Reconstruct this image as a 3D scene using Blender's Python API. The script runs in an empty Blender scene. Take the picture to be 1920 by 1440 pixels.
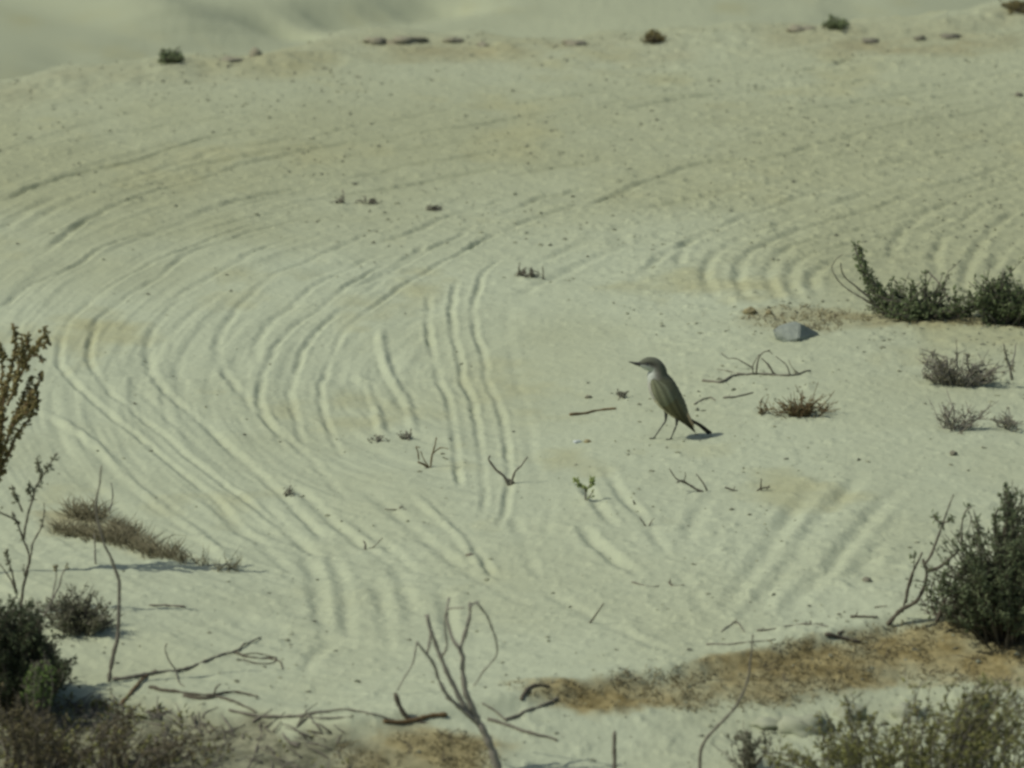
import bpy, math, random
import numpy as np
from mathutils import Vector, Matrix

random.seed(11)
rng = np.random.default_rng(11)
S = bpy.context.scene
COL = S.collection

# ------------------------------------------------------------------ camera
CAM_H, FPX, PITCH = 2.75, 14770.0, math.radians(12.51)
cam_d = bpy.data.cameras.new('camera')
cam_d.sensor_width = 36.0
cam_d.lens = 36.0 * FPX / 1920.0
cam_d.clip_start = 0.1
cam_d.clip_end = 3000
cam_d.dof.use_dof = True
cam_d.dof.focus_distance = 12.3
cam_d.dof.aperture_fstop = 9.5
cam = bpy.data.objects.new('camera', cam_d)
COL.objects.link(cam)
cam.location = (0, 0, CAM_H)
cam.rotation_euler = (math.pi / 2 - PITCH, 0, 0)
S.camera = cam

# ------------------------------------------------------------------ light
SUN_EL = math.radians(50)
SUN_AZ = (-1.0, -0.30)                      # where the sun stands, seen from the place
wd = bpy.data.worlds.new('World')
S.world = wd
wd.use_nodes = True
nt = wd.node_tree
sky = nt.nodes.new('ShaderNodeTexSky')
sky.sky_type = 'NISHITA'
sky.sun_disc = False
sky.sun_elevation = SUN_EL
sky.sun_rotation = math.atan2(SUN_AZ[0], SUN_AZ[1])
sky.dust_density = 2.0
nt.links.new(sky.outputs[0], nt.nodes['Background'].inputs[0])
nt.nodes['Background'].inputs[1].default_value = 0.08
sun_d = bpy.data.lights.new('sun', 'SUN')
sun_d.energy = 3.0
sun_d.angle = math.radians(0.53)
sun_d.color = (1.0, 0.96, 0.86)
sun = bpy.data.objects.new('sun', sun_d)
COL.objects.link(sun)
n_ = math.hypot(*SUN_AZ)
sv = Vector((SUN_AZ[0] / n_ * math.cos(SUN_EL), SUN_AZ[1] / n_ * math.cos(SUN_EL), math.sin(SUN_EL)))
sun.rotation_euler = (-sv).to_track_quat('-Z', 'Y').to_euler()
sun.location = (0, 0, 6)
S.view_settings.view_transform = 'Standard'
S.view_settings.look = 'None'
S.view_settings.exposure = 0.0
S.view_settings.gamma = 1.0
S.cycles.pixel_filter_type = 'BLACKMAN_HARRIS'
S.cycles.filter_width = 3.0
S.cycles.max_bounces = 6

# ------------------------------------------------------------------ numeric helpers
def _hash(ix, iy, seed):
    h = (ix.astype(np.int64) * 374761393 + iy.astype(np.int64) * 668265263 + seed * 974711) & 0xFFFFFFFF
    h = ((h ^ (h >> 13)) * 1274126177) & 0xFFFFFFFF
    h = ((h ^ (h >> 16)) * 2246822519) & 0xFFFFFFFF
    return ((h ^ (h >> 15)) & 0xFFFFFF) / float(0xFFFFFF)

def vnoise(x, y, seed=0):
    ix, iy = np.floor(x), np.floor(y)
    fx, fy = x - ix, y - iy
    fx = fx * fx * fx * (fx * (fx * 6 - 15) + 10)
    fy = fy * fy * fy * (fy * (fy * 6 - 15) + 10)
    a, b = _hash(ix, iy, seed), _hash(ix + 1, iy, seed)
    c, d = _hash(ix, iy + 1, seed), _hash(ix + 1, iy + 1, seed)
    return (a + (b - a) * fx + (c - a) * fy + (a - b - c + d) * fx * fy) * 2 - 1

def fbm(x, y, seed=0, oct=4, gain=0.5):
    s, a, t = 0, 1.0, 0
    for o in range(oct):
        s = s + a * vnoise(x * 2 ** o + 17.3 * o, y * 2 ** o - 9.1 * o, seed + o)
        t += a
        a *= gain
    return s / t

def sst(a, b, x):
    t = np.clip((x - a) / (b - a), 0, 1)
    return t * t * (3 - 2 * t)

# ------------------------------------------------------------------ large shape of the terrain
EDGE_X = np.array([-5, -0.71, -0.35, -0.22, -0.02, 0.10, 0.25, 0.35, 0.45, 0.54, 0.7, 5])
EDGE_Y = np.array([10.40, 10.42, 10.34, 10.28, 10.40, 10.50, 10.60, 10.68, 10.77, 10.86, 10.86, 10.8])

CREST_X = np.array([-3, -0.98, -0.68, -0.50, -0.28, 0.04, 0.25, 0.57, 0.83, 1.02, 3])
CREST_Y = np.array([15.0, 15.05, 15.30, 15.38, 15.62, 15.58, 15.60, 15.70, 15.72, 15.88, 16.1])

def hmac(x, y):
    yc = np.interp(x, CREST_X, CREST_Y)
    d = y - yc + 0.030 * np.sin(11 * x + 1) + 0.020 * np.sin(23 * x) + 0.012 * np.sin(47 * x + 2)
    h = -1.15 * sst(0.05, 1.7, d)
    h = h + 0.008 * np.exp(-((d + 0.06) / 0.12) ** 2)
    far = sst(1.6, 4.0, d)
    # far dune flanks
    h = h + far * (0.05 * np.sin(x * 1.3 + 0.55 * y + 0.6) + 0.02 * np.sin(x * 2.9 - 0.9 * y))
    h = h - 0.13 * far * np.clip(x, -20, 20)  # sideways tilt added to turn the far sand from the sun and dim it
    h = h + 2.6 * sst(45, 260, y) + 6 * sst(100, 600, y)
    e = np.interp(x, EDGE_X, EDGE_Y) - y            # >0 on the camera side of the bank edge
    h = h - 0.040 * sst(0.0, 0.34, e) + 0.006 * np.exp(-((e + 0.02) / 0.05) ** 2) - 0.012 * sst(0.0, 0.05, e)
    h = h + 0.022 * np.exp(-(((x + 0.62) / 0.26) ** 2 + ((y - 10.95) / 0.30) ** 2))
    h = h + 0.016 * np.exp(-(((x - 0.50) / 0.35) ** 2 + ((y - 12.4) / 0.55) ** 2))
    h = h + 0.007 * np.sin(x * 3.1 + y * 1.7) * np.sin(y * 2.3 - x * 1.1 + 1)
    return h

CP, SP = math.cos(PITCH), math.sin(PITCH)

def ray(X, Y):
    a, b = (X - 960.0) / FPX, (720.0 - Y) / FPX
    return np.array([a, CP + b * SP, -SP + b * CP])

def gpt(X, Y, hf=None):
    """point of the ground at which the place's spot (X, Y) of the photo lies"""
    hf = hf or hmac
    r = ray(X, Y)
    z = 0.0
    for _ in range(14):
        t = (z - CAM_H) / r[2]
        p = r * t
        z = 0.5 * z + 0.5 * float(hf(np.float64(p[0]), np.float64(p[1])))
    return np.array([p[0], p[1], float(hf(np.float64(p[0]), np.float64(p[1])))])

def at(X, Y, yd):
    """point at distance yd from the camera's foot"""
    r = ray(X, Y)
    t = yd / r[1]
    return np.array([r[0] * t, yd, CAM_H + r[2] * t])

# ------------------------------------------------------------------ ground sheet
def graded(lo, hi, step, far_lo, far_hi, g=1.22):
    core = list(np.arange(lo, hi + step / 2, step))
    out, s, v = [], step, hi
    while v < far_hi:
        s *= g
        v += s
        out.append(v)
    inn, s, v = [], step, lo
    while v > far_lo:
        s *= g
        v -= s
        inn.append(v)
    return np.array(inn[::-1] + core + out)

xs = graded(-1.02, 1.02, 0.0026, -400, 400)
yb = list(np.arange(9.35, 15.95, 0.0062))
ys_near, s, v = [], 0.0062, yb[0]
while v > -150:
    s *= 1.22
    v -= s
    ys_near.append(v)
ys_far, s, v = [], 0.0062, yb[-1]
while v < 900:
    s = min(s * 1.12, 0.03) if v < 24 else s * 1.2
    v += s
    ys_far.append(v)
ys = np.array(ys_near[::-1] + yb + ys_far)
GX, GY = np.meshgrid(xs, ys)
GZ = hmac(GX, GY)
NX, NY = len(xs), len(ys)

def resample(pts, step):
    pts = np.asarray(pts, float)
    # catmull-rom through the points
    P = np.vstack([2 * pts[0] - pts[1], pts, 2 * pts[-1] - pts[-2]])
    out = []
    for i in range(1, len(P) - 2):
        n = max(2, int(np.linalg.norm(P[i + 1] - P[i]) / step))
        t = np.linspace(0, 1, n, endpoint=False)[:, None]
        out.append(0.5 * (2 * P[i] + (P[i + 1] - P[i - 1]) * t + (2 * P[i - 1] - 5 * P[i] + 4 * P[i + 1] - P[i + 2]) * t ** 2
                          + (3 * P[i] - P[i - 1] - 3 * P[i + 1] + P[i + 2]) * t ** 3))
    out.append(P[-2][None])
    return np.vstack(out)

TRACK = np.zeros_like(GZ)

def groove(px, w=0.008, depth=0.004, lip=0.35, seed=0, fade=0.18, crumble=0.45, warp=0.0032):
    """one tyre rib pressed into the sand: a furrow with a raised lip (depth<0 makes a ridge)"""
    if depth > 0:
        w, depth, lip = w * 0.84, depth * 0.57, lip * 0.7
    g = np.array([gpt(a, b)[:2] for a, b in px])
    p = resample(g, 0.02)
    n = len(p)
    R = w * 4
    acc_d = {}
    i0 = np.searchsorted(xs, p[:, 0].min() - R)
    i1 = np.searchsorted(xs, p[:, 0].max() + R)
    j0 = np.searchsorted(ys, p[:, 1].min() - R)
    j1 = np.searchsorted(ys, p[:, 1].max() + R)
    if i1 - i0 < 2 or j1 - j0 < 2:
        return
    D = np.full((j1 - j0, i1 - i0), 9.0)
    T = np.zeros_like(D)
    wx = warp * fbm(GX[j0:j1, i0:i1] * 22, GY[j0:j1, i0:i1] * 22, seed * 7 + 3, 3)
    SX = GX[j0:j1, i0:i1] + wx
    SY = GY[j0:j1, i0:i1] - wx
    for k in range(n - 1):
        a, b = p[k], p[k + 1]
        u0 = max(np.searchsorted(xs, min(a[0], b[0]) - R) - i0, 0)
        u1 = np.searchsorted(xs, max(a[0], b[0]) + R) - i0
        v0 = max(np.searchsorted(ys, min(a[1], b[1]) - R) - j0, 0)
        v1 = np.searchsorted(ys, max(a[1], b[1]) + R) - j0
        if u1 <= u0 or v1 <= v0:
            continue
        x, y = SX[v0:v1, u0:u1], SY[v0:v1, u0:u1]
        ab = b - a
        L2 = ab @ ab + 1e-12
        t = np.clip(((x - a[0]) * ab[0] + (y - a[1]) * ab[1]) / L2, 0, 1)
        dx, dy = x - a[0] - t * ab[0], y - a[1] - t * ab[1]
        d = np.hypot(dx, dy)
        sub = D[v0:v1, u0:u1]
        m = d < sub
        sub[m] = d[m]
        T[v0:v1, u0:u1][m] = ((k + t) / (n - 1))[m]
    along = sst(0, fade, T) * sst(0, fade, 1 - T)
    amp = along * (0.95 + crumble * fbm(SX * 60, SY * 34, seed + 400, 2)) * np.clip(0.90 + 0.9 * fbm(T * n * 0.12, np.full_like(T, seed * 3.7), seed + 50, 3), 0.1, 1.6)
    q = D / w
    prof = -np.exp(-q ** 2) + lip * np.exp(-((q - 1.7) / 0.75) ** 2)
    TRACK[j0:j1, i0:i1] += np.where(D < R, depth * amp * prof, 0)

LOOP = [
 [(0,583),(23,560),(60,533),(100,517),(140,497),(200,463),(257,442),(373,430),(450,412),(560,390)],
 [(560,392),(420,438),(333,473),(293,488),(253,510),(207,537),(173,560),(140,593),(122,620),(113,647),(113,682),(131,710),(171,749),(214,786),(254,817),(299,853),(351,893),(397,930),(458,988),(540,1050)],
 [(640,395),(493,427),(433,447),(350,477),(300,517),(253,547),(203,580),(177,617),(168,653),(172,688),(208,737),(250,771),(290,804),(351,856),(397,890),(470,945),(580,1030)],
 [(620,425),(500,465),(417,507),(373,533),(340,553),(310,587),(290,617),(280,640),(277,673),(290,710),(327,750),(360,777),(430,840),(500,900),(560,960),(640,1040)],
 [(760,410),(620,470),(533,507),(493,533),(457,567),(430,597),(410,637),(407,660),(420,697),(443,727),(500,790),(580,860),(660,950)],
 [(720,475),(650,505),(583,542),(547,573),(510,600),(490,630),(480,650),(483,690)],
 [(733,490),(677,520),(627,557),(587,590),(557,607),(533,630),(517,650),(500,687),(490,720),(492,770),(540,850)],
 [(900,425),(840,455),(790,475),(733,513),(713,530),(687,550),(647,577),(607,610),(583,633),(567,657),(557,687),(545,720),(547,757),(570,840)],
 [(960,430),(900,455),(850,480),(790,515),(763,530),(733,550),(697,577),(667,600),(643,623),(627,657),(613,687),(602,727),(603,757),(617,807),(650,870)],
]
for k, l in enumerate(LOOP):
    groove(l, 0.0088 if k in (3, 4, 5) else 0.0072, 0.0056 if k not in (4, 5) else 0.0046, 0.35, k, 0.08)
groove([(420,520),(330,570),(245,605),(228,650),(230,690),(270,740),(330,800),(400,860),(480,930)], 0.008, 0.0022, 0.3, 21)
groove([(470,520),(370,580),(330,625),(322,665),(335,705),(380,760)], 0.009, 0.0020, 0.3, 22)
groove([(60,560),(35,600),(30,640)], 0.008, 0.002, 0.3, 23)
STR = [
 [(807,547),(802,607),(813,667),(823,710),(840,747),(850,793),(853,833),(858,870),(862,920)],
 [(860,517),(847,570),(847,613),(860,667),(867,710),(880,740),(893,790),(900,840),(905,880),(907,947),(898,975)],
 [(948,478),(913,507),(893,547),(887,590),(893,627),(907,667),(913,713),(930,750),(943,793),(950,840),(955,900),(945,960),(930,1000)],
]
for k, l in enumerate(STR):
    groove(l, 0.0068, 0.0052, 0.45, 30 + k, 0.07)
groove([(950,560),(955,640),(968,700),(985,770),(1000,860),(1015,930),(1008,1000)], 0.010, 0.0022, 0.4, 34)
groove([(1030,900),(1032,960),(1018,1010)], 0.009, 0.002, 0.4, 35)
for k, l in enumerate([
 [(680,705),(688,730),(706,770),(722,830)],
 [(712,610),(718,660),(737,713),(760,750),(772,790),(780,820)],
 [(770,925),(800,950),(845,990),(885,1035),(915,1075)],
 [(70,761),(107,786),(171,829),(214,868),(254,911),(310,955),(366,994),(420,1045),(445,1080)],
]):
    groove(l, 0.0072 if k != 3 else 0.009, -0.0036, 0.25, 40 + k, 0.15)
UP = [
 ([(0,378),(75,345),(165,320),(240,305),(310,280),(400,255),(520,240)], 0.008, 0.0048),
 ([(55,490),(100,460),(155,415),(210,390),(270,365),(360,340),(450,310),(540,290),(625,272),(740,257),(860,240),(960,222),(1100,200)], 0.009, 0.0044),
 ([(30,440),(90,400),(180,360),(295,320),(365,300),(415,280),(490,270),(600,250)], 0.012, 0.0034),
 ([(330,415),(420,385),(520,360),(620,345),(740,317),(850,300),(960,280),(1120,262)], 0.010, 0.0034),
 ([(480,400),(600,372),(710,357),(815,335),(870,325),(980,310)], 0.009, 0.0030),
 ([(0,430),(60,390),(120,365)], 0.012, 0.003),
 ([(1080,395),(1200,345),(1255,325),(1320,305),(1440,295),(1500,280),(1570,262),(1640,242),(1720,227),(1805,215),(1920,190)], 0.010, 0.0046),
 ([(960,220),(1100,200),(1210,185),(1385,172),(1520,150)], 0.009, 0.0040),
 ([(1160,205),(1290,182),(1420,172),(1540,163),(1700,140)], 0.009, 0.0036),
 ([(1300,155),(1400,143),(1490,132),(1560,120)], 0.009, 0.0040),
 ([(1560,125),(1600,107),(1680,108),(1800,100),(1920,88)], 0.010, 0.0045),
 ([(1620,170),(1750,158),(1920,130)], 0.011, 0.0030),
 ([(1400,215),(1550,200),(1700,175),(1920,150)], 0.011, 0.0026),
 ([(840,440),(900,420),(960,395),(1015,370),(1045,365),(1100,350)], 0.009, 0.0046),
 ([(870,470),(930,440),(1015,405),(1055,395),(1110,380)], 0.009, 0.0046),
 ([(700,460),(760,440),(860,400),(960,370)], 0.009, 0.0028),
 ([(660,545),(710,520),(740,500),(800,460)], 0.008, 0.003),
 ([(1000,500),(1060,470),(1160,430),(1260,400)], 0.012, 0.0026),
 ([(960,560),(1020,530),(1080,500),(1200,450)], 0.012, 0.0022),
 ([(700,290),(860,268),(1020,250),(1200,236),(1400,222),(1640,196),(1920,165)], 0.010, 0.0026),
 ([(900,345),(1060,310),(1240,280),(1420,255),(1640,222),(1920,180)], 0.011, 0.0026),
 ([(1130,360),(1280,330),(1450,312),(1620,285),(1780,262),(1920,236)], 0.011, 0.0028),
 ([(1180,400),(1330,365),(1500,335),(1700,300),(1920,262)], 0.012, 0.0028),
 ([(560,262),(700,232),(860,205),(1020,185),(1200,165),(1400,150)], 0.010, 0.0026),
 ([(200,360),(330,320),(480,290),(640,262)], 0.011, 0.003), ([(0,300),(120,270),(280,240),(460,215)], 0.012, 0.0026),
]
for k, (l, w, d) in enumerate(UP):
    groove(l, w * 1.15, d * 2.3, 0.35, 60 + k, 0.12, 0.25, 0.0036)
RL = [
 [(1720,330),(1600,370),(1480,410),(1370,455),(1325,500),(1330,540),(1360,565),(1400,585)],
 [(1760,350),(1640,390),(1500,430),(1410,470),(1385,510),(1395,550),(1430,582)],
 [(1800,370),(1690,410),(1560,440),(1470,470),(1440,510),(1452,550),(1480,580)],
 [(1830,390),(1740,425),(1620,450),(1515,480),(1482,515),(1492,552),(1520,582)],
 [(1860,400),(1780,440),(1660,470),(1565,490),(1525,520),(1530,560)],
 [(1920,385),(1870,420),(1830,470),(1810,520),(1815,560)],
 [(1920,440),(1880,470),(1860,510)],
 [(1300,440),(1275,480),(1270,530)],
 [(1920,360),(1850,385),(1790,425),(1755,470),(1760,520)],
 [(1920,335),(1800,372),(1720,410),(1680,450),(1670,490)],
 [(1920,480),(1895,500),(1885,530)],
 [(1920,300),(1780,345),(1640,365)],
 [(1620,335),(1480,375),(1340,430),(1240,480),(1200,520)],
]
for k, l in enumerate(RL):
    groove(l, 0.012, 0.0066, 0.4, 90 + k, 0.15)
LOW = [
 ([(1560,880),(1510,930),(1460,1000),(1420,1060),(1375,1120),(1330,1180)], 0.017, 0.0060),
 ([(1640,870),(1570,940),(1520,1000),(1470,1070),(1430,1125),(1390,1180)], 0.016, 0.0060),
 ([(1720,890),(1650,950),(1590,1020),(1540,1080),(1500,1120),(1450,1170)], 0.016, 0.0055),
 ([(1120,850),(1160,920),(1200,965),(1230,1010),(1258,1055)], 0.010, 0.0046),
 ([(1090,900),(1130,960),(1165,1005)], 0.010, 0.0040),
 ([(1085,975),(1110,1015),(1155,1050),(1210,1090)], 0.012, 0.0038),
 ([(880,1020),(900,1045),(925,1080)], 0.008, 0.0036),
 ([(560,1020),(590,1080),(600,1140),(612,1210)], 0.014, 0.0036),
 ([(610,1020),(640,1090),(650,1150),(655,1210)], 0.012, 0.0030),
 ([(690,1020),(740,1060),(765,1120),(782,1190)], 0.013, 0.0036),
 ([(660,900),(760,980),(860,1060),(980,1130),(1090,1170)], 0.012, 0.0024),
 ([(1000,1100),(1100,1150),(1200,1200),(1290,1230)], 0.012, 0.0026),
 ([(1260,1060),(1300,1110),(1330,1160)], 0.012, 0.0026),
 ([(860,1163),(960,1164),(1090,1163)], 0.007, 0.0026),
 ([(560,1280),(590,1230),(640,1190)], 0.012, 0.0026),
 ([(480,930),(560,1010),(620,1060)], 0.010, 0.003), ([(540,900),(640,990),(720,1050)], 0.010, 0.003), ([(640,960),(720,1020),(800,1090)], 0.010, 0.003),
 ([(350,900),(430,975),(500,1030),(560,1090)], 0.010, 0.003), ([(820,1080),(840,1150),(850,1220)], 0.012, 0.0028), ([(700,1080),(720,1150),(728,1230)], 0.012, 0.003),
 ([(960,960),(985,1030),(1010,1090)], 0.010, 0.003), ([(1330,920),(1300,980),(1290,1040)], 0.014, 0.003), ([(1700,960),(1640,1030),(1590,1100)], 0.018, 0.0042),
]
for k, (l, w, d) in enumerate(LOW):
    groove(l, w * 1.05, d * (1.25 if w > 0.014 else 1.9), 0.4, 110 + k, 0.24, 0.22)

# far dunes: a shaded hollow running up to the right and a paler swell on the left
for l, w, d in (([(425,52),(500,50),(560,44),(640,32),(720,20),(800,6),(900,-12)], 0.16, 0.14), ([(120,-30),(250,20),(350,60),(430,92)], 0.20, -0.05),
                ([(1250,10),(1400,22),(1600,20),(1750,26)], 0.10, 0.03), ([(0,60),(120,90),(220,120)], 0.08, 0.03)):
    groove(l, w, d, 0.2, int(abs(l[0][0])), 0.15, 0.0, 0.0)
rough = 0.30 + 0.50 * sst(12.6, 13.6, GY + 0.9 * GX) - 0.35 * sst(13.8, 15.2, GY) + 0.45 * sst(11.7, 11.2, GY) + 0.35 * sst(0.0, 0.35, GX)
core = (np.abs(GX) < 1.6) & (GY > 8.0) & (GY < 25)
fine = np.zeros_like(GZ)
cx_, cy_ = GX[core], GY[core]
clod = fbm(cx_ * 42, cy_ * 42, 5, 4, 0.6)
# old scrapes: faint combed ridges that swing round the loop on the left and run up to the right behind
ang = np.deg2rad(38)
uu, vv = cx_ * math.cos(ang) + cy_ * math.sin(ang), -cx_ * math.sin(ang) + cy_ * math.cos(ang)
rr = np.hypot(cx_ - 0.05, (cy_ - 12.45) / 2.0)
tt = np.arctan2((cy_ - 12.45) / 2.0, cx_ - 0.05)
wl = sst(0.25, -0.15, cx_) * sst(0.06, 0.14, rr)
wr = sst(-0.1, 0.35, cx_) * sst(12.7, 13.3, cy_)
comb = wl * fbm(rr * 34, tt * 2.2, 201, 3, 0.6) + wr * fbm(vv * 24, uu * 1.6, 211, 3, 0.6)
fine[core] = 0.0034 * comb + rough[core] * (0.0026 * clod + 0.0048 * np.clip(clod - 0.25, 0, 1)) \
    + 0.0035 * fbm(cx_ * 7, cy_ * 7, 9, 3) + 0.0007 * fbm(cx_ * 130, cy_ * 130, 14, 2)
clumpy = np.exp(-((GY + 0.10 - np.interp(GX, CREST_X, CREST_Y)) / 0.20) ** 2)
fine[core] += clumpy[core] * 0.012 * np.clip(fbm(cx_ * 9, cy_ * 6, 31, 4, 0.6) - 0.02, 0, 1)
GZ = GZ + TRACK + fine + 0.02 * fbm(GX * 0.5, GY * 0.5, 3, 3) * sst(16.5, 20, GY)

def gz(x, y):
    x, y = np.asarray(x, float), np.asarray(y, float)
    i = np.clip(np.searchsorted(xs, x) - 1, 0, NX - 2)
    j = np.clip(np.searchsorted(ys, y) - 1, 0, NY - 2)
    tx, ty = (x - xs[i]) / (xs[i + 1] - xs[i]), (y - ys[j]) / (ys[j + 1] - ys[j])
    return (GZ[j, i] * (1 - tx) * (1 - ty) + GZ[j, i + 1] * tx * (1 - ty) + GZ[j + 1, i] * (1 - tx) * ty + GZ[j + 1, i + 1] * tx * ty)

def gp(X, Y):
    p = gpt(X, Y)
    return np.array([p[0], p[1], float(gz(p[0], p[1]))])

# soil kinds, as patches that lie on the ground
def poly_mask(px, soft=0.02, warp=0.03, seed=0):
    g = np.array([gpt(a, b)[:2] for a, b in px])
    out = np.zeros_like(GZ)
    i0, i1 = np.searchsorted(xs, [g[:, 0].min() - 0.12, g[:, 0].max() + 0.12])
    j0, j1 = np.searchsorted(ys, [g[:, 1].min() - 0.12, g[:, 1].max() + 0.12])
    x, y = GX[j0:j1, i0:i1], GY[j0:j1, i0:i1]
    x = x + warp * fbm(x * 14, y * 10, seed, 4, 0.6)
    y = y + 1.6 * warp * fbm(x * 14, y * 10, seed + 9, 4, 0.6)
    ins = np.zeros(x.shape, bool)
    dm = np.full(x.shape, 9.0)
    n = len(g)
    for k in range(n):
        a, b = g[k], g[(k + 1) % n]
        c = ((a[1] > y) != (b[1] > y)) & (x < (b[0] - a[0]) * (y - a[1]) / (b[1] - a[1] + 1e-12) + a[0])
        ins ^= c
        ab = b - a
        t = np.clip(((x - a[0]) * ab[0] + (y - a[1]) * ab[1]) / (ab @ ab + 1e-12), 0, 1)
        dm = np.minimum(dm, np.hypot(x - a[0] - t * ab[0], y - a[1] - t * ab[1]))
    sd = np.where(ins, dm, -dm)
    out[j0:j1, i0:i1] = sst(-soft, soft, sd)
    return out

BANK = [(935,1283),(1100,1275),(1300,1245),(1450,1212),(1560,1195),(1700,1168),(1930,1165),(2100,1165),(2100,1300),(1920,1290),(1700,1275),(1600,1285),(1500,1325),(1300,1335),(1100,1330),(1000,1308)]
BROW = [(640,1395),(760,1372),(900,1375),(960,1395),(930,1440),(900,1480),(600,1480)]
ROCKP = [(1390,585),(1470,574),(1600,582),(1760,592),(1930,596),(1930,612),(1690,610),(1540,620),(1420,615)]
LEFTG = [(70,960),(200,972),(310,1022),(350,1045),(350,1056),(280,1052),(180,1012),(80,1000)]
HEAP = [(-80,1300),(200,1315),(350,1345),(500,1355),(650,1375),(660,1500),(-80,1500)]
crust = np.clip(poly_mask(BANK, .02, .03, 1) + 0.9 * poly_mask(BROW, .03, .03, 2) + 0.55 * poly_mask(ROCKP, .03, .03, 3)
                + 0.6 * poly_mask(LEFTG, .02, .02, 4), 0, 1)
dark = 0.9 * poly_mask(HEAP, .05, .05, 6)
FARH = [(670,100),(690,88),(760,84),(850,84),(930,88),(960,98),(930,112),(800,108),(700,114)]
FARS = [(1560,98),(1620,84),(1760,80),(1930,66),(1930,84),(1800,96),(1640,104)]
crust = np.clip(crust + 0.34 * poly_mask(FARH, .08, .04, 12) + 0.45 * poly_mask(FARS, .06, .05, 13), 0, 1)
crust *= np.clip(0.86 + 0.7 * fbm(GX * 11, GY * 9, 77, 4, 0.6), 0, 1)
# drift of yellower sand: strongest on the right and behind, patchy elsewhere
swept = GY + np.where(GX > 0, 1.6 * GX, -1.0 * GX)          # darker crust outside the driven loop, with lens vignetting painted into its tone
tan = np.clip(0.10 + 0.80 * sst(13.35, 14.55, swept + 0.25 * fbm(GX * 3, GY * 2, 43, 3)) + 0.55 * fbm(GX * 3.2, GY * 2.2, 41, 4, 0.55), 0, 1)
tan = tan * (1 - 0.35 * sst(14.5, 15.2, GY))
tan = np.where(GY > 16.2, 0.50, tan)
rust = np.clip(fbm(GX * 4.5, GY * 3.2, 55, 4, 0.6) * 1.5 - 0.28, 0, 1) * sst(10.6, 11.6, GY)
bermc = clumpy * np.clip(0.40 + 0.9 * fbm(GX * 7, GY * 5, 63, 4, 0.6), 0, 1)
crust = np.clip(crust + 0.34 * bermc, 0, 1)

def mesh_grid(name):
    me = bpy.data.meshes.new(name)
    nv, nf = NX * NY, (NX - 1) * (NY - 1)
    co = np.stack([GX, GY, GZ], -1).reshape(-1).astype(np.float32)
    idx = np.arange(nv).reshape(NY, NX)
    f = np.stack([idx[:-1, :-1], idx[:-1, 1:], idx[1:, 1:], idx[1:, :-1]], -1).reshape(-1).astype(np.int32)
    me.vertices.add(nv)
    me.vertices.foreach_set('co', co)
    me.loops.add(nf * 4)
    me.loops.foreach_set('vertex_index', f)
    me.polygons.add(nf)
    me.polygons.foreach_set('loop_start', np.arange(0, nf * 4, 4, dtype=np.int32))
    me.polygons.foreach_set('use_smooth', np.ones(nf, bool))
    for an, ar in (('crust', crust), ('dark', dark), ('tan', tan), ('rust', rust)):
        a = me.attributes.new(an, 'FLOAT', 'POINT')
        a.data.foreach_set('value', ar.reshape(-1).astype(np.float32))
    me.update(calc_edges=True)
    return me

# ------------------------------------------------------------------ materials
def new_mat(name, rough_=1.0, spec=0.2):
    m = bpy.data.materials.new(name)
    m.use_nodes = True
    b = m.node_tree.nodes['Principled BSDF']
    b.inputs['Roughness'].default_value = rough_
    b.inputs['Specular IOR Level'].default_value = spec
    return m, m.node_tree.nodes, m.node_tree.links, b

def mixc(N, L, fac, a, b):
    x = N.new('ShaderNodeMix')
    x.data_type = 'RGBA'
    for s_, v_ in ((0, fac), (6, a), (7, b)):
        if hasattr(v_, 'links'):
            L.new(v_, x.inputs[s_])
        else:
            x.inputs[s_].default_value = v_ if s_ == 0 else (*v_, 1)
    return x.outputs[2]

def noise(N, L, scale, detail=4, rough_=0.55, vec=None):
    t = N.new('ShaderNodeTexNoise')
    t.inputs['Scale'].default_value = scale
    t.inputs['Detail'].default_value = detail
    t.inputs['Roughness'].default_value = rough_
    if vec is not None:
        L.new(vec, t.inputs['Vector'])
    return t.outputs['Fac']

def ramp(N, L, fac, lo, hi):
    r = N.new('ShaderNodeMapRange')
    r.inputs['From Min'].default_value = lo
    r.inputs['From Max'].default_value = hi
    L.new(fac, r.inputs['Value'])
    return r.outputs['Result']

def attr(N, name):
    a = N.new('ShaderNodeAttribute')
    a.attribute_name = name
    return a.outputs['Fac']

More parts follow.
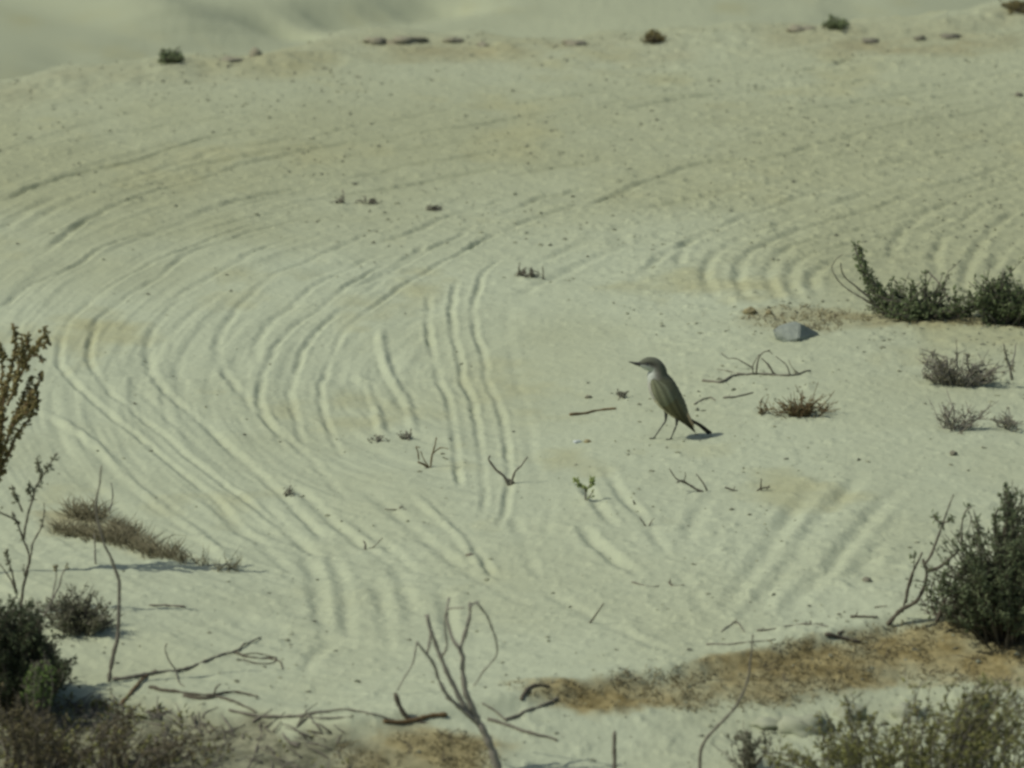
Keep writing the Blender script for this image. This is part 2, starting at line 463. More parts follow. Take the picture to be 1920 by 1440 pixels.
SAND_PALE, SAND_TAN = (0.388, 0.430, 0.292), (0.318, 0.340, 0.206)
def sand_mat():
    m, N, L, b = new_mat('desert_sand', 1.0, 0.1)
    geo = N.new('ShaderNodeNewGeometry')
    P = geo.outputs['Position']
    c = mixc(N, L, attr(N, 'tan'), SAND_PALE, SAND_TAN)
    c = mixc(N, L, attr(N, 'rust'), c, (0.345, 0.352, 0.196))
    f1 = ramp(N, L, noise(N, L, 60, 5, 0.65, P), 0.56, 0.74)
    k = N.new('ShaderNodeMath'); k.operation = 'MULTIPLY'; k.inputs[1].default_value = 0.30
    L.new(f1, k.inputs[0])
    c = mixc(N, L, k.outputs[0], c, (0.25, 0.26, 0.18))
    f2 = ramp(N, L, noise(N, L, 190, 3, 0.6, P), 0.60, 0.78)
    k2 = N.new('ShaderNodeMath'); k2.operation = 'MULTIPLY'; k2.inputs[1].default_value = 0.30
    L.new(f2, k2.inputs[0])
    c = mixc(N, L, k2.outputs[0], c, (0.20, 0.21, 0.16))
    brown = mixc(N, L, ramp(N, L, noise(N, L, 45, 5, 0.65, P), 0.35, 0.68), (0.155, 0.128, 0.052), (0.305, 0.265, 0.126))
    c = mixc(N, L, attr(N, 'crust'), c, brown)
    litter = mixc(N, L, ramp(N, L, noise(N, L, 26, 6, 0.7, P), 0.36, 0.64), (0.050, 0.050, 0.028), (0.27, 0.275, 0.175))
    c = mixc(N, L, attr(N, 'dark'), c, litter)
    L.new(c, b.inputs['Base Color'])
    bp = N.new('ShaderNodeBump')
    bp.inputs['Strength'].default_value = 0.35
    bp.inputs['Distance'].default_value = 0.003
    L.new(noise(N, L, 240, 4, 0.65, P), bp.inputs['Height'])
    L.new(bp.outputs[0], b.inputs['Normal'])
    return m

def island_mat(name, c1, c2, rough_=0.8, spec=0.25, trans=0.0, nscale=180):
    """leaves and bark: each piece takes a tone between two natural colours"""
    m, N, L, b = new_mat(name, rough_, spec)
    geo = N.new('ShaderNodeNewGeometry')
    c = mixc(N, L, geo.outputs['Random Per Island'], c1, c2)
    f = ramp(N, L, noise(N, L, nscale, 3, 0.6, geo.outputs['Position']), 0.45, 0.75)
    k = N.new('ShaderNodeMath'); k.operation = 'MULTIPLY'; k.inputs[1].default_value = 0.45
    L.new(f, k.inputs[0])
    c = mixc(N, L, k.outputs[0], c, tuple(0.5 * v for v in c1))
    L.new(c, b.inputs['Base Color'])
    if trans:
        b.inputs['Subsurface Weight'].default_value = trans
        b.inputs['Subsurface Radius'].default_value = (0.002, 0.003, 0.001)
    return m

M = {
 'sand': sand_mat(),
 'bark': island_mat('grey_bark', (0.115, 0.108, 0.080), (0.180, 0.168, 0.125)),
 'bark_dark': island_mat('dark_bark', (0.070, 0.064, 0.044), (0.120, 0.104, 0.072)),
 'bark_pale': island_mat('weathered_bark', (0.180, 0.170, 0.135), (0.255, 0.240, 0.190)),
 'bark_brown': island_mat('brown_bark', (0.10, 0.068, 0.030), (0.17, 0.12, 0.055)),
 'leaf_dark': island_mat('dark_green_leaf', (0.030, 0.042, 0.020), (0.085, 0.110, 0.050)),
 'leaf_deep': island_mat('deep_green_leaf', (0.064, 0.084, 0.042), (0.155, 0.190, 0.092)),
 'leaf_green': island_mat('green_leaf', (0.075, 0.102, 0.044), (0.165, 0.210, 0.092)),
 'leaf_grey': island_mat('grey_green_leaf', (0.105, 0.112, 0.064), (0.195, 0.200, 0.125)),
 'leaf_scrub': island_mat('dark_scrub_leaf', (0.050, 0.045, 0.021), (0.160, 0.140, 0.066)),
 'leaf_pale': island_mat('pale_dry_leaf', (0.165, 0.160, 0.100), (0.270, 0.262, 0.170)),
 'leaf_brown': island_mat('brown_knobbly_leaf', (0.100, 0.085, 0.030), (0.215, 0.188, 0.074)),
 'leaf_olive': island_mat('olive_leaf', (0.098, 0.106, 0.032), (0.260, 0.262, 0.088)),
 'leaf_lime': island_mat('fresh_leaf', (0.12, 0.20, 0.05), (0.20, 0.30, 0.08)),
 'seedling': island_mat('pale_seedling_leaf', (0.20, 0.26, 0.08), (0.28, 0.33, 0.12)),
 'straw': island_mat('dry_straw', (0.115, 0.108, 0.058), (0.235, 0.220, 0.130)),
 'moss': island_mat('brown_stubble', (0.120, 0.104, 0.046), (0.275, 0.248, 0.128)),
 'clod': island_mat('dark_clod', (0.10, 0.10, 0.075), (0.20, 0.195, 0.14), 1.0, 0.1, 0, 120),
 'heap': island_mat('brown_soil_clod', (0.20, 0.195, 0.135), (0.27, 0.26, 0.18), 1.0, 0.1, 0, 90),
 'grit': island_mat('dark_grit', (0.10, 0.105, 0.075), (0.30, 0.32, 0.21), 1.0, 0.1, 0, 120),
}
ground = bpy.data.objects.new('ground', mesh_grid('ground'))
COL.objects.link(ground)
ground['kind'] = 'structure'
ground.data.materials.append(M['sand'])

# ------------------------------------------------------------------ object helpers
def tag(o, label=None, cat=None, group=None, kind=None):
    for k_, v_ in (('label', label), ('category', cat), ('group', group), ('kind', kind)):
        if v_:
            o[k_] = v_
    return o

def thing(name, loc, label, cat, group=None):
    o = bpy.data.objects.new(name, None)
    o.empty_display_size = 0.02
    COL.objects.link(o)
    o.location = Vector(loc)
    return tag(o, label, cat, group)

class MB:
    def __init__(self):
        self.v, self.f, self.n = [], [], 0
    def add(self, v, f):
        v = np.asarray(v, float)
        self.v.append(v)
        self.f += [tuple(i + self.n for i in q) for q in f]
        self.n += len(v)
    def tube(self, pts, r0, r1, sides=6, kink=0.0, step=0.006, power=1.0):
        p = resample(pts, step)
        n = len(p)
        if kink:
            w = rng.normal(0, kink, (n, 3))
            w[0] = 0
            w = 0.5 * w + 0.25 * (np.roll(w, 1, 0) + np.roll(w, -1, 0))
            p = p + w
        t = np.gradient(p, axis=0)
        t /= np.linalg.norm(t, axis=1)[:, None] + 1e-12
        u = np.cross(t[0], [0.31, 0.2, 0.93])
        if np.linalg.norm(u) < 1e-3:
            u = np.cross(t[0], [1, 0, 0])
        rings = []
        for k in range(n):
            u = u - t[k] * (u @ t[k])
            u /= np.linalg.norm(u) + 1e-12
            w = np.cross(t[k], u)
            s = (k / (n - 1)) ** power
            r = (r0 + (r1 - r0) * s) * (1 + 0.16 * math.sin(k * 2.3 + r0 * 9e3) + rng.normal(0, 0.10))
            a = np.arange(sides) * 2 * math.pi / sides
            rings.append(p[k] + r * (np.cos(a)[:, None] * u + np.sin(a)[:, None] * w))
        v = np.vstack(rings + [p[0][None] - t[0] * r0 * .5, p[-1][None] + t[-1] * r1])
        f = []
        for k in range(n - 1):
            for q in range(sides):
                a, b = k * sides + q, k * sides + (q + 1) % sides
                f.append((a, b, b + sides, a + sides))
        i0, i1 = n * sides, n * sides + 1
        for q in range(sides):
            f.append((i0, (q + 1) % sides, q))
            f.append((i1, (n - 1) * sides + q, (n - 1) * sides + (q + 1) % sides))
        self.add(v, f)
        return p
    def leaf(self, c, ax, ln, wd, th=0.45):
        """one small fleshy leaf"""
        ax = np.asarray(ax, float)
        ax = ax / (np.linalg.norm(ax) + 1e-9)
        r = rng.normal(size=3)
        u = np.cross(ax, r); u /= np.linalg.norm(u) + 1e-9
        w = np.cross(ax, u)
        c = np.asarray(c, float)
        b0, tip = c, c + ax * ln
        v = [b0]
        for s, k in ((0.33, 0.85), (0.72, 0.9)):
            m = c + ax * ln * s
            v += [m + u * wd * k / 2, m + w * wd * th * k / 2, m - u * wd * k / 2, m - w * wd * th * k / 2]
        v.append(tip)
        f = [(0, 2, 1), (0, 3, 2), (0, 4, 3), (0, 1, 4)]
        f += [(1, 2, 6, 5), (2, 3, 7, 6), (3, 4, 8, 7), (4, 1, 5, 8)]
        f += [(5, 6, 9), (6, 7, 9), (7, 8, 9), (8, 5, 9)]
        self.add(v, f)
    def blade(self, c, tip, wd):
        c, tip = np.asarray(c, float), np.asarray(tip, float)
        d = tip - c
        u = np.cross(d, rng.normal(size=3)); u /= np.linalg.norm(u) + 1e-9
        m = c + d * 0.5 + rng.normal(size=3) * np.linalg.norm(d) * 0.10
        w = np.cross(d / (np.linalg.norm(d) + 1e-9), u)
        v = []
        for q, k in ((c, 1), (m, 0.8)):
            v += [q + u * wd * k / 2, q - u * wd * k / 4 + w * wd * k * 0.43, q - u * wd * k / 4 - w * wd * k * 0.43]
        v.append(tip)
        self.add(v, [(0, 1, 4, 3), (1, 2, 5, 4), (2, 0, 3, 5), (3, 4, 6), (4, 5, 6), (5, 3, 6)])
    def lump(self, c, r, squash=0.7, seed=0, sub=2):
        import bmesh
        bm = bmesh.new()
        bmesh.ops.create_icosphere(bm, subdivisions=sub, radius=1)
        v = np.array([q.co[:] for q in bm.verts])
        f = [tuple(x.index for x in q.verts) for q in bm.faces]
        bm.free()
        k = 1 + (0.55 if squash < 0.95 else 0.1) * fbm(v[:, 0] * 1.4 + seed * 3.1, v[:, 1] * 1.4 + v[:, 2] * 1.7 + seed, seed, 3)
        v = v * k[:, None] * np.asarray(r) * np.array([1, 1, squash])
        self.add(v + np.asarray(c), f)
    def build(self, name, mat, parent=None, smooth=True):
        me = bpy.data.meshes.new(name)
        V = np.vstack(self.v)
        off = np.zeros(3)
        if parent is not None:
            q = parent
            while q is not None:                # parts sit at their thing's origin
                off = off + np.array(q.location)
                q = q.parent
        me.from_pydata((V - off).tolist(), [], self.f)
        me.polygons.foreach_set('use_smooth', np.full(len(me.polygons), smooth))
        me.materials.append(mat)
        me.update()
        o = bpy.data.objects.new(name, me)
        COL.objects.link(o)
        if parent is not None:
            o.parent = parent
        return o
    def build_at(self, name, mat, origin, smooth=True):
        origin = np.asarray(origin, float)
        o = self.build(name, mat, None, smooth)
        V = np.vstack(self.v) - origin
        o.data.vertices.foreach_set('co', V.reshape(-1).astype(np.float32))
        o.data.update()
        o.location = Vector(origin)
        return o

PXM = 1 / 1200.0      # metres per photo pixel at the bird's distance (other distances: yd/12 times this)

def standing(base, pts, drift=0.0, yoff=0.0):
    """a stem that rises from the ground at the spot `base`; each further bend may lean nearer or farther"""
    y0 = gp(*base)[1] + yoff
    out, n = [], len(pts)
    lean = rng.normal(0, drift)
    for k, (X, Y) in enumerate(pts):
        out.append(at(X, Y, y0 + lean * k / max(1, n - 1)))
    return np.array(out)

def lying(pts, r):
    out = []
    for X, Y in pts:
        p = gp(X, Y)
        p[2] += r * 0.6
        out.append(p)
    return np.array(out)

def leafy(mb, p, t0, n, ln, wd, spread=0.7, clump=0.004):
    """leaves along the path p from fraction t0 to its tip"""
    m = len(p)
    for _ in range(n):
        k = min(m - 2, int((t0 + (1 - t0) * random.random()) * (m - 1)))
        d = p[k + 1] - p[k]
        d = d / (np.linalg.norm(d) + 1e-9)
        a = d * (1 - spread) + rng.normal(size=3) * spread
        c = p[k] + rng.normal(size=3) * clump
        s = random.uniform(0.65, 1.25)
        mb.leaf(c, a, ln * s, wd * s)

# ------------------------------------------------------------------ the bird
def plumage_mat(name, streak):
    m, N, L, b = new_mat(name, 0.85, 0.15)
    a = N.new('ShaderNodeAttribute'); a.attribute_name = 'plumage'
    tc = N.new('ShaderNodeTexCoord')
    f = ramp(N, L, noise(N, L, streak, 4, 0.6, tc.outputs['Object']), 0.35, 0.75)
    k = N.new('ShaderNodeMath'); k.operation = 'MULTIPLY'; k.inputs[1].default_value = 0.28
    L.new(f, k.inputs[0])
    c = mixc(N, L, k.outputs[0], a.outputs['Color'], (0.03, 0.03, 0.02))
    L.new(c, b.inputs['Base Color'])
    b.inputs['Sheen Weight'].default_value = 0.05
    return m

def plain_mat(name, c, rough_=0.5, spec=0.4):
    m, N, L, b = new_mat(name, rough_, spec)
    n = ramp(N, L, noise(N, L, 300, 3), 0.3, 0.7)
    L.new(mixc(N, L, n, c, tuple(v * 1.35 for v in c)), b.inputs['Base Color'])
    return m

M['plumage'] = plumage_mat('plumage', 420)
M['horn'] = plain_mat('black_horn', (0.030, 0.030, 0.026))
M['eye'] = plain_mat('dark_eye', (0.012, 0.011, 0.010), 0.15, 0.6)
M['tail'] = plain_mat('dark_tail_feather', (0.026, 0.026, 0.022), 0.8, 0.2)

BF = gp(1248, 823)
BK = 12.31 / FPX
def bpt(X, Y, w=0.0):
    yaw = math.radians(10)
    u, v, q = (X - 1248) * BK, (823 - Y) * BK / CP, w * BK
    return np.array([BF[0] + u * math.cos(yaw) + q * math.sin(yaw), BF[1] + u * math.sin(yaw) - q * math.cos(yaw), BF[2] + v])

def build_bird():
    root = thing('bird', BF, 'small grey brown chat with pale throat and dark tail standing on the sand facing left', 'bird')
    st = [(1195.0,680.6,1.6,1.6),(1198.5,680.8,4.6,4.4),(1203,680.6,8.0,7.5),(1209.5,680.6,11.2,10.6),(1218,681.6,13.6,12.8),(1227,685.5,14.6,13.8),
          (1231.5,694,17.2,14.6),(1233,707,20.5,17.5),(1239,722.5,25.0,21.0),(1249.5,740,25.6,22.5),(1262.5,757,22.0,20.5),(1273.5,771,17.6,16.0),
          (1282.5,781,12.0,11.5),(1290,788,7.6,8.5),(1297,795,4.4,7.0),(1301,799,1.6,4.0)]
    p = resample(st, 2.0)
    n, sides = len(p), 36
    t = np.gradient(p[:, :2], axis=0); t[:, 1] *= -1
    t /= np.linalg.norm(t, axis=1)[:, None]
    verts, cols, faces = [], [], []
    idx = np.interp(np.arange(n), [0, n - 1], [0, len(st) - 1])
    # station number of each ring, from arc position
    seg = [np.argmin(np.hypot(p[:, 0] - a[0], p[:, 1] - a[1])) for a in st]
    sta = np.interp(np.arange(n), seg, np.arange(len(st)))
    crown, stripe, white = (0.110, 0.120, 0.082), (0.010, 0.010, 0.008), (0.46, 0.50, 0.43)
    back, buff, rump = (0.130, 0.136, 0.082), (0.52, 0.49, 0.33), (0.54, 0.42, 0.24)
    for k in range(n):
        nx, ny = -t[k, 1], t[k, 0]           # towards the back, in (right, up)
        for q in range(sides):
            th = 2 * math.pi * q / sides
            d, w = math.cos(th), math.sin(th)
            rr = p[k, 2] * (1 + 0.012 * math.sin(7 * th + k))
            verts.append(bpt(p[k, 0] + nx * rr * d, p[k, 1] - ny * rr * d, w * p[k, 3]))
            s = sta[k] + 0.2 * math.sin(5 * th + 0.7 * k)
            if s < 5.2:
                if d > 0.50: c = crown
                elif d > 0.46 and s < 4.4: c = (0.24, 0.24, 0.19)
                elif d > -0.16 and s < 4.9: c = stripe if s < 4.2 else (0.075, 0.072, 0.055)
                elif d > -0.30 and s > 3.6: c = (0.22, 0.21, 0.165)
                else: c = white
            elif s < 7.2:
                c = crown if d > 0.1 else ((0.20, 0.195, 0.155) if d > -0.35 else white)
            elif s < 11.2:
                c = back if d > -0.62 else (buff if s > 8.6 else (0.40, 0.40, 0.33))
            elif s < 12.0:
                c = back if d > 0.2 else (0.46, 0.38, 0.235)
            else:
                c = rump
            cols.append((*c, 1))
    for k in range(n - 1):
        for q in range(sides):
            a, b = k * sides + q, k * sides + (q + 1) % sides
            faces.append((a, b, b + sides, a + sides))
    faces.append(tuple(range(sides))[::-1])
    faces.append(tuple((n - 1) * sides + q for q in range(sides)))
    mb = MB(); mb.add(verts, faces)
    body = mb.build('body', M['plumage'], root)
    def paint(o, cc):
        cc = np.asarray(cc, np.float32)
        a = o.data.attributes.new('plumage', 'FLOAT_COLOR', 'POINT')
        a.data.foreach_set('color', cc.reshape(-1))
    cols = np.array(cols).reshape(n, sides, 4)
    for _ in range(2):
        cols = (cols * 2 + np.roll(cols, 1, 1) + np.roll(cols, -1, 1)) / 4
    cols[1:-1] = (cols[1:-1] * 2 + cols[:-2] + cols[2:]) / 4
    paint(body, cols)
    # wings: long folded shells along the flanks
    ws = [(1220,707,3.5,15.5),(1225,713,10.5,18.5),(1234.5,725,17.0,22.5),(1246.5,741,18.5,24.5),(1258.5,757.5,16.5,22.5),(1271,772,12.0,18.0),
          (1281,784,8.5,13.0),(1290,794.5,5.2,8.5),(1298,804,3.0,6.0),(1304,812,0.8,5.0)]
    wp = resample(ws, 2.0)
    wt = np.gradient(wp[:, :2], axis=0); wt[:, 1] *= -1
    wt /= np.linalg.norm(wt, axis=1)[:, None]
    for side in (1, -1):
        v, f, c = [], [], []
        m, cs = len(wp), 15
        for k in range(m):
            nx, ny = -wt[k, 1], wt[k, 0]
            fr = k / (m - 1)
            for lay in (0, 1):
                for q in range(cs):
                    e = -1 + 2 * q / (cs - 1)
                    off = e * wp[k, 2]
                    dep = wp[k, 3] * math.sqrt(max(0.05, 1 - 0.62 * e * e)) + (1.6 if lay == 0 else -1.6) * math.sqrt(max(0, 1 - e * e))
                    # feather rows read as shallow steps
                    if lay == 0:
                        dep += 0.45 * math.sin(e * 9 + fr * 14) * (0.4 + fr)
                    v.append(bpt(wp[k, 0] + nx * off, wp[k, 1] - ny * off, side * dep))
                    g = 1.0 - 0.72 * sst(0.30, 0.95, fr) - 0.18 * max(0.0, -e) * fr
                    g *= 1.0 + 0.30 * math.sin(e * 9 + fr * 14)
                    base_c = (0.172, 0.184, 0.112) if fr < 0.42 else (0.150, 0.143, 0.074)
                    c.append((*(q_ * g for q_ in base_c), 1))
        for k in range(m - 1):
            for lay in (0, 1):
                for q in range(cs - 1):
                    a = k * 2 * cs + lay * cs + q
                    quad = (a, a + 1, a + 1 + 2 * cs, a + 2 * cs)
                    f.append(quad if (lay == 0) == (side == 1) else quad[::-1])
            for q in (0, cs - 1):
                a = k * 2 * cs + q
                f.append((a, a + cs, a + 3 * cs, a + 2 * cs))
        mb = MB(); mb.add(v, f)
        o = mb.build('wing', M['plumage'], root)
        paint(o, c)
    # tail: a closed fan of feathers pointing down and back to the sand
    mb = MB()
    for k in range(8):
        w = -5.2 + 10.4 * k / 7
        A, Bm, E = (1292, 787, w * .5), (1314, 800, w * .9), (1335 - abs(w) * .5, 815.5, w * 1.25)
        lift = 0.5 * (k % 2)
        v = []
        for (X, Y, q), hw in ((A, 1.6), (Bm, 2.1), (E, 1.7)):
            for sx in (-1, 1):
                for sy in (-1, 1):
                    v.append(bpt(X + sy * 1.1 * 0.55 + q * 0.28, Y - sy * 1.1 * 0.83 - lift - q * 0.42, q + sx * hw))
        f = []
        for b in (0, 4):
            f += [(b, b + 1, b + 5, b + 4), (b + 2, b + 6, b + 7, b + 3), (b, b + 4, b + 6, b + 2), (b + 1, b + 3, b + 7, b + 5)]
        f += [(0, 2, 3, 1), (8, 9, 11, 10)]
        mb.add(v, f)
    mb.build('tail', M['tail'], root, smooth=False)
    # bill
    mb = MB()
    mb.tube([bpt(1200, 681), bpt(1190, 679.4), bpt(1183, 677.2), bpt(1177.5, 676.0)], 4.6 * BK, 0.8 * BK, 10, 0, 0.0012)
    bill = mb.build('bill', M['horn'], root)
    for s in (1, -1):
        mb = MB(); mb.lump(bpt(1210, 679.0, s * 9.7), [2.3 * BK] * 3, 1.0, 0)
        mb.build('eye', M['eye'], root)
    # legs with toes on the ground
    for hip, knee, foot, w in (((1250, 771), (1249.5, 791), (1227, 822), -8), ((1268, 777), (1267, 796), (1256, 823.5), 8)):
        mb = MB()
        H, K, F = bpt(*hip, w), bpt(*knee, w), bpt(*foot, w)
        g0 = float(gz(F[0], F[1])) + 0.0012
        F[2] = g0
        mb.tube([H, (H + K) / 2 + [0.0004, 0, 0], K], 4.6 * BK, 1.9 * BK, 9, 0, 0.003, 0.6)
        mb.tube([K, (K + F) / 2, F], 1.55 * BK, 1.35 * BK, 8, 0, 0.004)
        leg = mb.build('leg', M['horn'], root)
        mb = MB()
        for dx, dy, ln in ((-1, -0.45, 8), (-1, 0.05, 9.5), (-0.9, 0.6, 8), (1, 0.1, 5)):
            d = np.array([dx, dy, 0]); d = d / np.linalg.norm(d) * ln * BK
            e = F + d
            mid = F + d * 0.55
            mid[2] = float(gz(mid[0], mid[1])) + 0.0013
            e[2] = float(gz(e[0], e[1])) + 0.0008
            mb.tube([F, mid, e], 0.9 * BK, 0.5 * BK, 6, 0, 0.002)
        mb.build('foot', M['horn'], leg)

build_bird()

# ------------------------------------------------------------------ plants
def bare_plant(name, label, cat, base, branches, mat='bark', drift=0.02, kink=0.0004, leaf=None):
    """branches: (points in the photo, root radius px, tip radius px[, leaf count, leaf length, width])"""
    root = thing(name, gp(*base), label, cat)
    lf = MB()
    for b in branches:
        mb = MB()
        p = standing(base, b[0], drift)
        if b[0][0] == base or np.hypot(b[0][0][0] - base[0], b[0][0][1] - base[1]) < 6:
            p[0] = gp(*base) - np.array([0, 0, 0.004])
        k = p[0][1] / 12.0 * PXM
        path = mb.tube(p, b[1] * k, b[2] * k, 7, kink * 1.7, 0.006)
        mb.build('branch', M[mat], root)
        if len(b) > 3:
            leafy(lf, path, b[6] if len(b) > 6 else 0.25, b[3], b[4] * k, b[5] * k, 0.6, 0.0015)
    if lf.n:
        lf.build('foliage', M[leaf], root)
    return root

def bush(name, label, cat, base, blobs, leaf_mat, bark_mat, per=14, ln=8, wd=3.6, t0=0.45, bare=None, yoff=0.0, r0=2.6, side=3, spread=0.6, gate=None):
    """a shrub of many shoots; blobs: (X, Y, rx, ry, depth m, shoots[, leaves per shoot])"""
    B = gp(*base)
    B[1] += yoff
    if name == 'distant_shrub':
        B[1] = float(np.interp(B[0], CREST_X, CREST_Y)) - 0.05
    B[2] = float(gz(B[0], B[1]))
    root = thing(name, B, label, cat)
    k = B[1] / 12.0 * PXM
    stem, lf = MB(), MB()
    for bl in blobs:
        X, Y, rx, ry, dep, cnt = bl[:6]
        pl = bl[6] if len(bl) > 6 else per
        for _ in range(cnt):
            a, r = random.uniform(0, 2 * math.pi), math.sqrt(random.random())
            ex, ey = X + rx * r * math.cos(a), Y + ry * r * math.sin(a)
            if gate is not None and float(fbm(np.float64(ex * 0.022), np.float64(ey * 0.030), 321, 3)) < gate:
                continue
            yd = B[1] + random.uniform(-dep, dep)
            E = at(ex, ey, yd)
            zf = float(gz(E[0], E[1])) + 0.006
            E[2] = max(E[2], zf)
            A = B + np.array([(E[0] - B[0]) * random.uniform(0.5 * spread if spread > .7 else 0.0, spread), (E[1] - B[1]) * random.uniform(0, spread), 0])
            A[2] = float(gz(A[0], A[1])) - 0.003
            mid = A * 0.5 + E * 0.5 + np.array([(B[0] - E[0]) * 0.12, 0, 0.10 * abs(E[2] - A[2])]) + rng.normal(size=3) * 0.008
            path = stem.tube([A, mid, E], r0 * k * random.uniform(.6, 1.1), 0.7 * k, 5, 0.0007, 0.009)
            leafy(lf, path, t0, pl, ln * k, wd * k, 0.65, 0.002)
            for _s in range(side):
                q = path[int(len(path) * random.uniform(0.4, 0.95))]
                dirv = (E - A) / (np.linalg.norm(E - A) + 1e-9) * 0.6 + rng.normal(size=3) * 0.55
                dirv[2] = abs(dirv[2]) * 0.8 + 0.1
                e2 = q + dirv * random.uniform(0.010, 0.028)
                pp = stem.tube([q, (q + e2) / 2 + rng.normal(size=3) * .001, e2], 1.0 * k, 0.5 * k, 4, 0, 0.008)
                leafy(lf, pp, 0.1, max(2, int(pl * 0.45)), ln * k, wd * k, 0.6, 0.002)
    stem.build('stem', M[bark_mat], root)
    lf.build('foliage', M[leaf_mat], root)
    for b in bare or []:
        mb = MB()
        y0 = B[1] + random.uniform(-0.01, 0.03)
        pts = np.array([at(a_, b_, y0) for a_, b_ in b[0]])
        pts[:, 1] += np.linspace(0, rng.normal(0, .02), len(pts))
        path = mb.tube(pts, b[1] * k, b[2] * k, 7, 0.0005, 0.005)
        br = mb.build('branch', M[bark_mat], root)
        if len(b) > 3:
            l2 = MB()
            leafy(l2, path, b[4] if len(b) > 4 else 0.5, b[3], ln * 1.1 * k, wd * 1.1 * k, 0.7, 0.0035)
            l2.build('foliage', M[leaf_mat], br)
    return root

# right edge, far row: low green shrubs on the crest of the sand
bush('shrub', 'low green shrub right of the rock with one tall leafy shoot leaning left', 'shrub', (1730, 597),
     [(1690,572,60,28,.05,17), (1770,576,70,26,.05,19), (1730,588,90,11,.05,24), (1700,530,24,26,.03,7,10), (1745,540,30,34,.03,7,8), (1770,520,24,22,.03,4,5), (1640,560,26,26,.03,10)],
     'leaf_green', 'bark', 16, 9, 4.2, 0.35,
     bare=[([(1672,590),(1650,545),(1626,510),(1608,455)], 3.2, 1.6, 150, 0.12), ([(1664,588),(1640,545),(1616,510),(1604,468)], 2.8, 1.4, 110, 0.15), ([(1668,585),(1635,548),(1620,515),(1610,480)], 2.4, 1.0, 70, 0.2),
           ([(1650,575),(1610,540),(1580,510),(1575,485)], 2.2, 0.9), ([(1640,572),(1585,538),(1560,505),(1565,485),(1580,473)], 1.6, 0.7),
           ([(1660,584),(1615,562),(1600,555)], 2.0, 0.8), ([(1785,572),(1765,540),(1740,515)], 2.6, 1.2)])
bush('shrub', 'dense dark green shrub at the right edge, level with the rock', 'shrub', (1880, 602),
     [(1880,572,66,32,.05,34), (1850,545,40,26,.04,20,10), (1882,520,20,20,.03,8,12), (1915,570,30,28,.05,30), (1960,570,40,35,.05,20)],
     'leaf_green', 'bark', 18, 9, 4.2, 0.35, bare=[([(1860,590),(1872,550),(1884,506)], 2.4, 1.0, 50, .3)])
# grey half-dry shrub below it
bush('dry_shrub', 'grey brown half dry shrub lower right of the rock with a knobbly upright stalk', 'shrub', (1800, 722),
     [(1755,700,28,22,.03,16,8), (1790,708,36,18,.03,17,8), (1840,708,36,18,.03,13,7), (1745,680,18,22,.02,10,6), (1785,680,16,20,.02,8,6), (1850,690,26,14,.02,8,6)],
     'leaf_pale', 'bark_pale', 9, 7, 2.6, 0.3, r0=2.0,
     bare=[([(1824,715),(1816,690),(1812,662)], 2.2, 1.6, 34, 0.3), ([(1898,712),(1894,690),(1885,660),(1880,640)], 3.0, 1.4, 40, 0.35), ([(1897,690),(1902,665),(1905,648)], 2.0, 0.9)])
bush('dry_shrub', 'sparse twiggy grey shrublet below the half dry shrub at the right', 'shrub', (1790, 806),
     [(1790,790,40,18,.03,13,3), (1780,785,14,18,.02,6,4), (1820,785,18,12,.02,6,4)], 'leaf_pale', 'bark_pale', 3, 6, 2.4, 0.5, r0=1.6,
     bare=[([(1800,803),(1830,785),(1850,762),(1856,750)], 1.8, 0.8, 8, 0.7)])
bush('dry_shrub', 'tiny grey twig tuft at the far right, right of the sparse shrublet', 'shrub', (1893, 803),
     [(1888,794,18,8,.02,12,4)], 'leaf_pale', 'bark_pale', 4, 6, 2.6, 0.4, r0=1.5)
bush('dry_tuft', 'rusty brown dry tuft on the sand right of the bird', 'tuft', (1500, 778),
     [(1496,768,22,10,.02,26,5), (1525,770,24,7,.02,16,4), (1465,772,18,5,.02,6,2)], 'moss', 'bark_brown', 5, 7, 2.6, 0.2, r0=1.8)
bush('dry_tuft', 'small upright rusty stub just left of the brown dry tuft', 'tuft', (1433, 776),
     [(1433,766,5,8,.01,8,5)], 'moss', 'bark_brown', 5, 7, 2.6, 0.2, r0=1.6, side=1)

